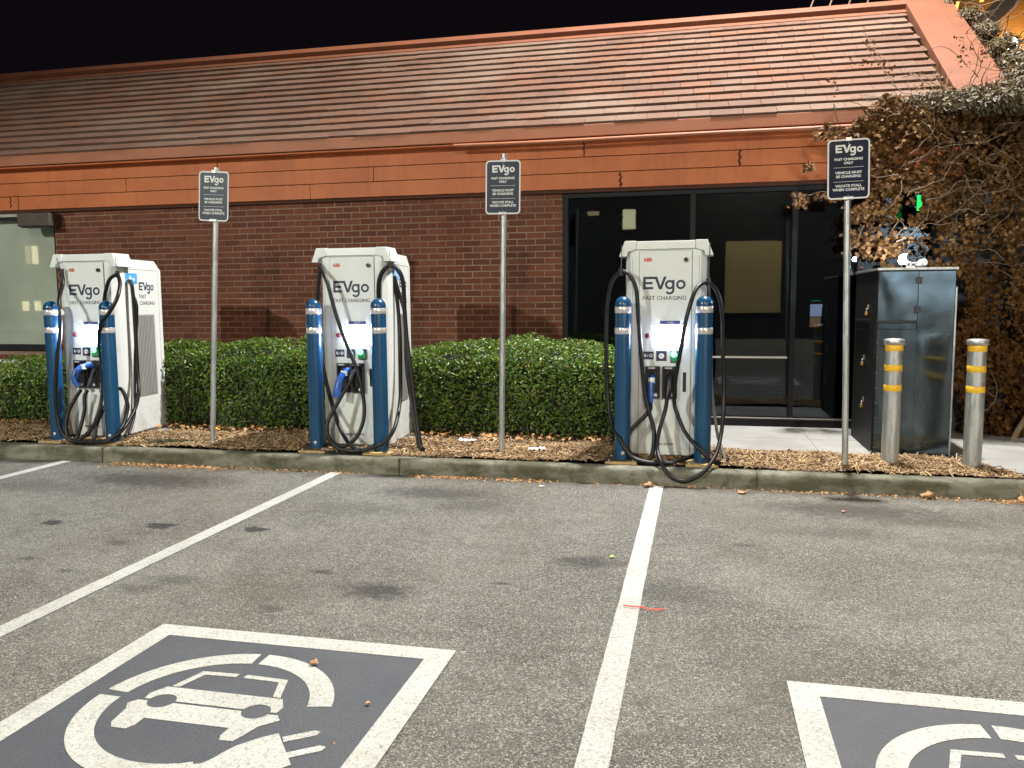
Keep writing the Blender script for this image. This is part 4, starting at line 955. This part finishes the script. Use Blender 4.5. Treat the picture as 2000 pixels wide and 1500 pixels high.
# twin flood light on the cabinet, lit
fl = thing('flood_light', 'small lit twin flood light on top of the metal cabinet', 'flood light', (1.86, 1.22, 1.826))
put('base', MB().box(-.03, .03, -.03, .03, 0, .02), 'galv', fl, bevel=.003)
put('arm', MB().tube([(0, 0, .02), (0, 0, .05), (-.05, .03, .07)], .008, 8).tube([(0, 0, .045), (.07, -.01, .045)], .008, 8), 'galv', fl)
for p, d, nm in (((-.05, .03, .085), (-.45, -.25, .8), 'lens'), ((.085, -.02, .045), (.5, -.85, .25), 'dim')):
    dv = Vector(d).normalized(); p = Vector(p)
    h = put('lamp_head', MB().tube([p-dv*.06, p-dv*.02, p+dv*.03], [.014, .030, .036], 14), 'galv', fl)
    put('lens', MB().tube([p+dv*.0305, p+dv*.036], .032, 14), 'lens' if nm == 'lens' else mat('dim_lens', (.6, .65, .65), .2), h)
ld = bpy.data.lights.new('flood_lamp_light', 'POINT'); ld.energy = 34; ld.color = (.72, .84, 1.0); ld.shadow_soft_size = .025
lo = bpy.data.objects.new('flood_lamp_light', ld); COL.objects.link(lo); lo.location = (1.775, 1.72, 2.02)

put('glare_blob', MB().lathe(-.075, .0, [(.001, .035), (.022, .045), (.032, .07), (.022, .095), (.001, .105)], 14), 'lens', fl)  # added glowing blob for the flood light's glare
# ------------------------------------------------------------------ hedges
def hedge(x0, x1, y0, y1, topf, n, label):
    t = thing('hedge', label, 'hedge', ((x0+x1)/2, (y0+y1)/2, .14), 'clipped box hedges before the brick wall')
    o = Vector(t.location)
    def height(x, y):
        e = min(1, (y-y0)/.55); rr = math.sqrt(max(0, 1-(1-e)**2)); ex = min(1, min(x-x0, x1-x)/.28); rx = math.sqrt(max(0, 1-(1-ex)**2))
        return (topf(x)*(.74+.26*rr))*(.55+.45*rx)+.10*mnoise.noise(Vector((x*1.9, y*2.4, 1.0)))+.055*mnoise.noise(Vector((x*6, y*6, 2)))
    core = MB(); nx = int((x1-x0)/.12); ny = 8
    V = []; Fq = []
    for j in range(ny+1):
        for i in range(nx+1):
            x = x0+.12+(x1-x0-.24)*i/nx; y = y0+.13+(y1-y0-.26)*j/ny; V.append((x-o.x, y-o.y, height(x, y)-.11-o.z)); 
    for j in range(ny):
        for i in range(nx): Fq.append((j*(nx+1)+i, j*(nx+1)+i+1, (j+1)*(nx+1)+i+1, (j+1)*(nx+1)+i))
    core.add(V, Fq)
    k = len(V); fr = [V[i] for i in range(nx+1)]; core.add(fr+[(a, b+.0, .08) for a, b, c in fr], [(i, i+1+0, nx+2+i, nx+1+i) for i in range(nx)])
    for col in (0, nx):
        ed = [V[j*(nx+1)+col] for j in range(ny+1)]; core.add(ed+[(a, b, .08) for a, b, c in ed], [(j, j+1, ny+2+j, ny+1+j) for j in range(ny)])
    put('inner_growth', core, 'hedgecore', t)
    P = []; N = []
    Af = (x1-x0)*1.0; At = (x1-x0)*(y1-y0)*1.15; Ae = (y1-y0)*.8
    tot = Af+At+2*Ae
    while len(P) < n:
        u = rng.uniform(0, tot); dep = abs(rng.normal(0, .055))
        x = rng.uniform(x0, x1)
        if u < Af:
            hz = height(x, y0+.10); z = .16+(hz-.16)*rng.uniform(0, 1)**.85
            bul = .075*mnoise.noise(Vector((x*3, z*3.5, 7)))+.025*mnoise.noise(Vector((x*9, z*9, 8)))
            under = .10*max(0, 1-(z-.16)/.25)
            gap = mnoise.noise(Vector((x*2.7, z*3.4, 21)))+.4*mnoise.noise(Vector((x*8, z*8, 22)))
            if gap > .30 and rng.uniform() < .8: dep += .07
            P.append((x, y0+dep-bul+under+max(0, (z-(hz-.16)))*.5, z)); N.append((0, -1, .45))
        elif u < Af+At:
            y = rng.uniform(y0, y1); z = height(x, y)-dep
            P.append((x, y, z)); N.append((0, -.35, 1))
        else:
            s = -1 if u < Af+At+Ae else 1; y = rng.uniform(y0, y1); xx = (x0 if s < 0 else x1)
            z = rng.uniform(.17, height(xx-s*.12, y)); P.append((xx-s*(dep+.02+.03*mnoise.noise(Vector((y*4, z*4, s))))-s*max(0, z-.6)*.3, y, z)); N.append((s, 0, .4))
    P = np.array(P); N = np.array(N, float); n = len(P)
    me = scatter('foliage', *LEAF, P-np.array(o)[None], N, rng.uniform(.010, .027, n), tilt=.66)
    stuff(link('foliage', me, 'hedge', t))
    st = MB()
    for _ in range(60):
        x = rng.uniform(x0+.15, x1-.15); y = rng.uniform(y0+.12, y0+.5); q = Vector((x, y, .12))-o; 
        st.tube([q, q+Vector((rng.normal(0, .05), rng.normal(-.03, .04), .25)), q+Vector((rng.normal(0, .1), rng.normal(-.05, .06), .5))], [.008, .006, .003], 5)
    stuff(put('stems', st, 'twig', t))
hedge(-8.75, -6.62, 1.22, 2.25, lambda x: .93+.05*(x+7.5), 11000, 'small clipped hedge left of the left charger, under the shop window')
hedge(-6.62, -3.42, 1.17, 2.25, lambda x: 1.08+.05*math.cos((x+4.3)*1.6)+.05*math.exp(-((x+6.2)/.6)**2), 24000, 'clipped hedge between the left and middle chargers')
hedge(-3.30, -.62, 1.17, 2.25, lambda x: 1.08+.06*math.exp(-((x+1.9)/.6)**2)-.10*max(0, x+1.0), 23000, 'clipped hedge right of the middle charger, running to the dark glazing')

# ------------------------------------------------------------------ ivy on the end wall and roof corner
ivy = thing('ivy', 'sprawling brown dried ivy over the roof corner and end wall, right edge', 'ivy', (3.0, 2.35, .15))
io = np.array(ivy.location)
def gate(x, z):   # outline of the dense growth in the wall plane
    if z < 1.75: return x > 2.58+.10*math.sin(z*5)-.1*max(0, z-1.2)
    if z < 2.35: return x > 2.05-(z-1.75)*.55+.12*math.sin(z*9)
    if z < 3.55: return x > 1.62+.18*math.sin(z*7+1)
    return False
P = []; N = []; P2 = []; N2 = []
while len(P) < 36000:
    x = rng.uniform(1.45, 4.9); z = rng.uniform(.17, 3.75)
    if not gate(x, z): continue
    cl = mnoise.noise(Vector((x*2.2, z*2.2, 3.0)))
    bulk = .28+.22*cl+(.20 if z > 2.4 else 0)
    # darker hollow under the overhanging top growth
    if 2.65 < z < 3.2 and x > 1.75 and rng.uniform() < .72: bulk -= .35
    if 1.9 < z < 2.35 and x < 2.35 and rng.uniform() < .75: continue
    if cl < -.22 and z < 2.6 and rng.uniform() < .75: continue
    if 1.9 < z < 2.7 and mnoise.noise(Vector((x*6.5, z*6.5, 11))) < -.1 and rng.uniform() < .8: continue
    d = abs(rng.normal(0, .09))
    P.append((x, 2.56-max(.02, bulk)+d, z)); N.append((rng.normal(0, .2), -1, .25))
keep = [i for i, q in enumerate(P) if not (abs(q[0]-2.03) < .10 and 2.36 < q[2] < 2.62 and rng.uniform() < .93)]
P = [P[i] for i in keep]; N = [N[i] for i in keep]
# sprays spilling left over fascia
for (cx, cz, sx, sz, k) in ((1.62, 3.02, .22, .14, 190), (1.25, 3.22, .16, .05, 70), (1.08, 2.90, .05, .035, 26), (.98, 2.56, .07, .05, 60), (1.28, 2.60, .12, .04, 55), (1.75, 2.72, .2, .16, 160), (1.62, 2.15, .15, .12, 150), (1.60, 2.42, .08, .1, 50), (1.85, 2.05, .16, .10, 110)):
    for _ in range(k): P.append((rng.normal(cx, sx*.6), rng.normal(2.12, .08), rng.normal(cz, sz*.6))); N.append((0, -1, .3))
P = np.array(P); N = np.array(N, float); n = len(P)
stuff(link('foliage', scatter('foliage', *IVYLEAF, P-io, N, rng.uniform(.016, .042, n), tilt=.5), 'ivy', ivy))
P = []
while len(P) < 650:
    x = rng.uniform(1.3, 4.8); z = rng.uniform(2.0, 3.6)
    if not gate(x+.15, min(z, 3.5)): continue
    if mnoise.noise(Vector((x*3, z*3, 9))) < .05: continue
    P.append((x, 2.02+rng.normal(0, .07)-.1*(z > 3), z))
P = np.array(P); n = len(P)
stuff(link('tan_foliage', scatter('tan_foliage', *IVYLEAF, P-io, np.tile([0., -1, .5], (n, 1)), rng.uniform(.014, .027, n), tilt=.6), 'ivybright', ivy))
def wander(p, d, L, k, jit, grav=0.0):
    p = Vector(p); d = Vector(d).normalized(); out = [p.copy()]
    for _ in range(k):
        d = (d+Vector((rng.normal(0, jit), rng.normal(0, jit*.6), rng.normal(0, jit)-grav))).normalized(); p = p+d*(L/k); out.append(p.copy())
    return out
tw = MB(); tp = MB(); ioV = Vector(ivy.location)
for _ in range(60):
    x = rng.uniform(1.7, 4.6); z = rng.uniform(.3, 3.4)
    if not gate(x, z): continue
    pts = [p-ioV for p in wander((x, rng.uniform(2.0, 2.3), z), (rng.normal(0, .5), rng.normal(-.15, .1), rng.normal(.4, .6)), rng.uniform(.3, .9), 9, .28)]
    tw.tube(pts, [.006*(1-i/12) for i in range(10)], 5)
for _ in range(120):      # pale bare twigs on the gutter corner and over the roof edge
    x = rng.uniform(1.85, 4.3); z = rng.uniform(2.1, 3.75)
    pts = [p-ioV for p in wander((x, rng.uniform(1.75, 2.1), z), (rng.normal(0, .8), rng.normal(-.1, .12), rng.normal(.15, .6)), rng.uniform(.25, .75), 10, .33)]
    r0 = rng.uniform(.0025, .0065); tp.tube(pts, [r0*(1-i/14) for i in range(11)], 5)
for a, b in (((1.25, 2.1, 2.62), (.93, 2.05, 2.60)), ((1.62, 2.08, 2.3), (1.45, 2.0, 1.95)), ((1.9, 2.0, 3.5), (1.62, 2.25, 4.05)), ((1.62, 2.25, 4.05), (1.58, 2.3, 4.3)), ((2.3, 2.1, 3.5), (2.0, 2.3, 3.85)), ((1.9, 2.05, 3.4), (1.0, 2.2, 3.3))):
    A, Bv = Vector(a), Vector(b); pts = [A.lerp(Bv, i/8)+Vector((rng.normal(0, .012), 0, rng.normal(0, .012)))-ioV for i in range(9)]; tp.tube(pts, [.005-.0003*i for i in range(9)], 5)
# thick stem rising at the wall foot
for sx in (3.02, 3.3, 3.75):
    pts = [p-ioV for p in wander((sx, 1.98, .14), (rng.normal(.15, .1), .02, 1), 1.3, 10, .12)]; tp.tube(pts, [.030-.0018*i for i in range(11)], 8)
stuff(put('stems', tw, 'twig', ivy)); stuff(put('bare_twigs', tp, 'twigpale', ivy))
# shoots standing up over the tiles
P = []
for (x0, y0, z0, x1, y1, z1, k) in ((1.95, 2.2, 3.62, 1.62, 2.5, 4.25, 45), (1.78, 2.4, 3.9, 1.45, 2.5, 4.05, 22), (2.15, 2.3, 3.6, 2.1, 2.4, 3.85, 16), (2.6, 2.3, 3.7, 2.5, 2.5, 4.2, 40), (2.75, 2.3, 3.8, 2.75, 2.6, 4.1, 25), (1.35, 2.25, 3.55, 1.25, 2.3, 3.85, 14), (2.35, 2.3, 3.55, 2.3, 2.4, 3.8, 14)):
    for _ in range(k):
        t_ = rng.uniform(.25, 1); P.append((x0+(x1-x0)*t_+rng.normal(0, .03), y0+(y1-y0)*t_+rng.normal(0, .03), z0+(z1-z0)*t_+rng.normal(0, .03)))
P = np.array(P); n = len(P)
stuff(link('shoot_leaves', scatter('shoot_leaves', *IVYLEAF, P-io, np.tile([0., -1, .3], (n, 1)), rng.uniform(.012, .024, n), tilt=.7), 'ivy', ivy))
# pale green climber behind the roof corner
cl = thing('climber', 'pale grey-green climber mounding above the roof corner, top right', 'climber', (3.6, 3.0, .15))
co = np.array(cl.location); P = []; N = []
blobs = [(2.99, 5.0, 5.25, .10, .25, .10, 380), (3.10, 4.5, 4.93, .13, .32, .12, 560), (3.18, 4.0, 4.60, .15, .32, .13, 700), (3.22, 3.5, 4.28, .17, .32, .14, 800), (3.24, 3.0, 4.00, .20, .32, .15, 950), (3.22, 2.5, 3.74, .28, .32, .16, 1200), (3.75, 2.8, 3.72, .4, .4, .24, 1700), (4.3, 2.6, 3.7, .5, .4, .3, 1600), (3.4, 2.2, 3.52, .9, .4, .14, 2600), (2.55, 2.1, 3.48, .6, .30, .08, 1700), (3.5, 1.85, 3.38, 1.3, .28, .11, 3600)]
for cx, cy, cz, rx, ry, rz, k in blobs:
    d = rng.normal(0, 1, (k, 3)); d /= np.linalg.norm(d, axis=1)[:, None]; rr = rng.uniform(.55, 1.12, k)[:, None]
    P.append(np.array([cx, cy, cz])+d*rr*np.array([rx, ry, rz])); N.append(d+np.array([0, -.3, .3]))
P = np.concatenate(P); N = np.concatenate(N); n = len(P)
stuff(link('foliage', scatter('foliage', *LEAF, P-co, N, rng.uniform(.016, .034, n), tilt=.6), 'climber', cl))
ct = MB(); coV = Vector(cl.location)
for cx, cy, cz, rx, ry, rz, k in blobs:
    for _ in range(12):
        p = (rng.normal(cx, rx*.6), rng.normal(cy, ry*.5), rng.normal(cz, rz*.6))
        ct.tube([q-coV for q in wander(p, (rng.normal(0, 1), -.3, rng.normal(0, .7)), rng.uniform(.3, .7), 8, .3)], [.006-.0005*i for i in range(9)], 5)
for x in (3.4, 3.9, 4.3): ct.tube([q-coV for q in wander((x, 2.9, .06), (0, 0, 1), 4.0, 14, .05)], .022, 7)
stuff(put('stems', ct, 'twigpale', cl))

# weeds and single dropped things
wd = []
for _ in range(900): wd.append((rng.normal(-5.12, .17), rng.normal(.27, .055), soil_h(-5.1, .27)+rng.uniform(0, .028)))
for _ in range(120): wd.append((rng.normal(-8.35, .1), rng.normal(.45, .06), soil_h(-8.3, .45)+rng.uniform(0, .04)))
wd = np.array(wd); stuff(link('weeds', scatter('weeds', *LEAF, wd, np.tile([0., 0, 1], (len(wd), 1)), rng.uniform(.005, .011, len(wd)), tilt=.6), 'greenweed'))
def big_leaf(loc, size, label, m='litter', curl=.5, rz=0.0, cat='leaf', nm='fallen_leaf'):
    V = []; 
    out = []
    for i in range(22):
        a = 2*math.pi*i/22; r = size*(.62+.38*abs(math.cos(2.5*a)))*(1 if i % 2 else .86)
        out.append((r*math.cos(a), r*math.sin(a)*.8))
    V = [(0, 0, .004)]+[(x*.5, y*.5, .004+curl*size*.12*abs(x/size)) for x, y in out]+[(x, y, .006+curl*size*(abs(y)/size)**2*1.0+random.uniform(0, .12)*size) for x, y in out]
    n = 22; fs = [(0, 1+i, 1+(i+1) % n) for i in range(n)]+[(1+i, 1+n+i, 1+n+(i+1) % n, 1+(i+1) % n) for i in range(n)]
    me = MB().add(V, fs, True).mesh(nm)
    mm = bpy.data.objects.new(nm, me); COL.objects.link(mm); me.materials.append(M[m] if isinstance(m, str) else m)
    mm.location = loc; mm.rotation_euler = (0, 0, rz)
    md = mm.modifiers.new('thickness', 'SOLIDIFY'); md.thickness = .0012
    tag(mm, label, cat, 'fallen leaves'); return mm
tan = mat('tan_dead_leaf', (.50, .27, .13), .7, col2=(.34, .17, .07), scale=30); brn = mat('brown_dead_leaf', (.36, .21, .09), .7, col2=(.22, .12, .05), scale=30)
big_leaf((-.385, -.06, .004), .062, 'curled brown leaf at the kerb foot beside the top of the white line', brn, .8, .3)
big_leaf((.36, -.15, .002), .050, 'flat tan leaf on the asphalt right of the charger before the glazing', tan, .4, 1.1)
big_leaf((1.765, -.05, .004), .070, 'large curled tan leaf at the kerb foot under the galvanised bollards', brn, 1.3, .1)
big_leaf((2.46, -.05, .006), .095, 'big curled brown leaf at the kerb foot, far right', brn, 1.1, .8)
big_leaf((-5.02, .86, .205), .055, 'bright yellow leaf on the mulch behind the leaning sign pole', mat('yellow_leaf', (.75, .38, .03), .6), .7, .4)
big_leaf((-1.585, -3.77, .008), .024, 'tiny tan leaf on the white ring of the painted symbol', tan, .9, .2)
big_leaf((1.05, -.62, .002), .017, 'tiny pink-tan leaf on the dark stain below the sign', mat('pink_leaf', (.6, .3, .2), .7), .6, .2)
big_leaf((-.49, -2.03, .002), .020, 'tiny bright green leaf beside the white parking line', mat('green_leaf', (.35, .55, .06), .5), .8, .2)
big_leaf((-1.22, -4.05, .008), .012, 'tiny brown scrap on the slate-blue paint near the right border', tan, .8, .7)
def tissue(loc, s, label, seed):
    n = 9; V = []
    for j in range(n):
        for i in range(n):
            x = (i/(n-1)-.5)*2*s; y = (j/(n-1)-.5)*1.1*s
            V.append((x*(1+.2*mnoise.noise(Vector((y*30, seed, 0)))), y+.25*s*mnoise.noise(Vector((x*18, y*18, seed))), .012+.55*s*abs(mnoise.noise(Vector((x*24, y*24, seed+3))))))
    me = mesh_np('tissue', np.array(V), np.array([(j*n+i, j*n+i+1, (j+1)*n+i+1, (j+1)*n+i) for j in range(n-1) for i in range(n-1)]), True)
    o = link('tissue', me, 'tissue', None, loc); tag(o, label, 'tissue', 'litter on the mulch'); return o
tissue((-2.19, .72, .195), .085, 'crumpled white tissue on the mulch left of the middle sign pole', 2.0)
tissue((-1.43, .44, .185), .075, 'torn white tissue on the mulch right of the middle sign pole', 6.0)
sc_ = tissue((-1.26, -.25, .0), .022, 'small white paper scrap on the asphalt near the kerb', 9.0); sc_.name = 'paper_scrap'; sc_['category'] = 'paper scrap'; del sc_['group']
tie = put('twist_tie', MB().tube(spline([(-.352, -2.825, .013), (-.30, -2.832, .014), (-.26, -2.828, .013), (-.21, -2.845, .010), (-.17, -2.842, .012), (-.148, -2.822, .008)], 5), .0035, 6), mat('red_plastic_tie', (.75, .08, .05), .5))
tag(tie, 'thin red plastic tie lying across the edge of the white line', 'tie')

# ------------------------------------------------------------------ behind the building, top right
sb = thing('stucco_building', 'taller ochre building behind the roof, lit orange, top right corner', 'building', (7.0, 10.0, .06))
put('wall', MB().box(-2.95, 4, 0, 6, 0, 10), 'stucco', sb)
put('roof_brace', MB().obox((-2.05, -.5, 6.45), (.75, 0, .72), (0, .1, 0), (-.10, 0, .10)), 'timber', sb)
put('roof_brace', MB().obox((-1.3, -.5, 6.5), (.12, 0, .9), (0, .1, 0), (.14, 0, -.02)), 'timber', sb)
put('eave', MB().box(-1.6, 3.5, -1.0, -.1, 6.9, 7.1), 'timber', sb)
put('window', MB().box(-1.25, -.6, -.03, -.002, 5.0, 6.1), 'frame', sb)
for x, z in ((-2.55, 6.7), (-2.1, 6.95)): put('window', MB().obox((x, -.015, z), (.03, 0, .14), (0, .012, 0), (.03, 0, 0)), emis('lit_slit', (1, .55, .1), 2.0), sb)
wlmp = thing('wall_lantern', 'bright lantern shining through the climber at the top right', 'lantern', (5.38, 9.86, 6.0))
put('lantern_glass', MB().lathe(0, 0, [(.001, -.16), (.07, -.14), (.085, 0), (.07, .15), (.001, .17)], 14), emis('lantern_glow', (1.0, .9, .62), 14.0), wlmp)
put('mount', MB().tube([(0, .02, .19), (0, .14, .19)], .02, 8), 'timber', wlmp)
ld = bpy.data.lights.new('lantern_light', 'POINT'); ld.energy = 110; ld.color = (1.0, .66, .26); ld.shadow_soft_size = .1
lo = bpy.data.objects.new('lantern_light', ld); COL.objects.link(lo); lo.location = (5.38, 9.55, 6.0)
for i, (x, dx) in enumerate(((1.30, .12), (1.55, .11), (1.80, .10), (2.04, .09))):
    r = put('guy_wire', MB().tube([(x, 5.2, 5.2), (x+dx*2.5, 5.25, 6.0)], .012, 6), 'twigpale')
    tag(r, ['leftmost', 'second from left', 'third from left', 'rightmost'][i]+' of the thin slanting rods standing above the roof ridge', 'rod', 'slanting rods above the ridge')

# ------------------------------------------------------------------ across the car park (seen in the glass)
fb = thing('apartment_building', 'pale two-storey building across the car park, mirrored in the glazing', 'building', (-8, -22.3, 0))
put('wall', MB().box(-40, 30, -4, 0, 0, 9.2), 'fardark', fb)
put('reflection_panel', MB().box(14.0, 19.5, .002, .06, .9, 5.6), mat('reflection_panel_white', (.50, .60, .68), .8), fb)  # unseen pale panel added so the cabinet front mirrors something bright
put('garage_panel', MB().box(9.0, 11.15, .002, .06, 1.05, 3.9), 'farwall', fb)
for (x0, x1, z0, z1, m_) in ((4.87, 5.39, 4.5, 5.3, 'farlit'), (3.4, 3.9, 5.1, 5.27, 'fardim'), (-24.35, -24.08, 3.57, 4.45, 'fardim'), (-24.0, -23.65, 3.57, 4.45, 'farlit')):
    w = put('window', MB().box(x0-.06, x1+.06, .002, .03, z0-.06, z1+.06), 'frame', fb); put('pane', MB().box(x0, x1, .031, .05, z0, z1), m_, w)
put('wall_panel', MB().box(-34, -21, .002, .04, .3, 6.2), mat('far_pale_render', (.55, .54, .48), .9), fb)
put('panel_fill_lamp', MB().box(16.6, 17.1, .061, .25, 5.0, 5.25), emis('panel_fill_glow', (.85, .92, 1.0), 30), fb)  # invented glowing box, goes with the fill light on the pale panel
ld = bpy.data.lights.new('panel_fill_light', 'POINT'); ld.energy = 1500; ld.color = (.85, .92, 1.0); ld.shadow_soft_size = .15  # added fill light that brightens the pale panel, no known lamp there
lo = bpy.data.objects.new('panel_fill_light', ld); COL.objects.link(lo); lo.location = (8.85, -21.2, 4.9)
put('fill_lamp_box', MB().box(9.8, 10.3, .061, 1.9, 8.65, 8.75), 'lampsteel', fb)  # invented housing for the warm fill light below
ld = bpy.data.lights.new('garage_fill_light', 'POINT'); ld.energy = 5200; ld.color = (1.0, .86, .62); ld.shadow_soft_size = .12  # added warm fill so the garage panel reads brighter in the glazing
lo = bpy.data.objects.new('garage_fill_light', ld); COL.objects.link(lo); lo.location = (2.05, -20.4, 8.6)
for x in (-24.7, -24.0, -23.3): put('shop_light', MB().box(x, x+.35, .041, .08, 1.3, 1.75), 'farlit', fb)

# street lamps that light the scene (just outside the picture)
def street_lamp(px, py, lx, ly, lz, label):
    t = thing('street_lamp', label, 'street lamp', (px, py, 0), 'car park lamps')
    top = lz+.22; d = Vector((lx-px, ly-py, 0))
    put('pole', MB().tube([(0, 0, 0), (0, 0, top)], [.09, .055], 12), 'lampsteel', t)
    put('arm', MB().tube([(0, 0, top-.1), tuple(d*.5+Vector((0, 0, top))), tuple(d+Vector((0, 0, top)))], .035, 8), 'lampsteel', t)
    h = put('lamp_head', MB().box(d.x-.28, d.x+.28, d.y-.2, d.y+.2, top-.03, top+.09), 'lampsteel', t, bevel=.02)
    put('lens', MB().box(d.x-.2, d.x+.2, d.y-.14, d.y+.14, top-.04, top-.031), 'lamplens', h)
street_lamp(3.9, 1.9, 1.0, 1.6, 10.0, 'street lamp arching over the utility cabinet from the right')
street_lamp(-13.2, -16.4, -12.0, -15.8, 8.0, 'street lamp far out on the left of the car park')
street_lamp(14.1, -17.6, 13.0, -17.0, 6.3, 'street lamp far out on the right of the car park')
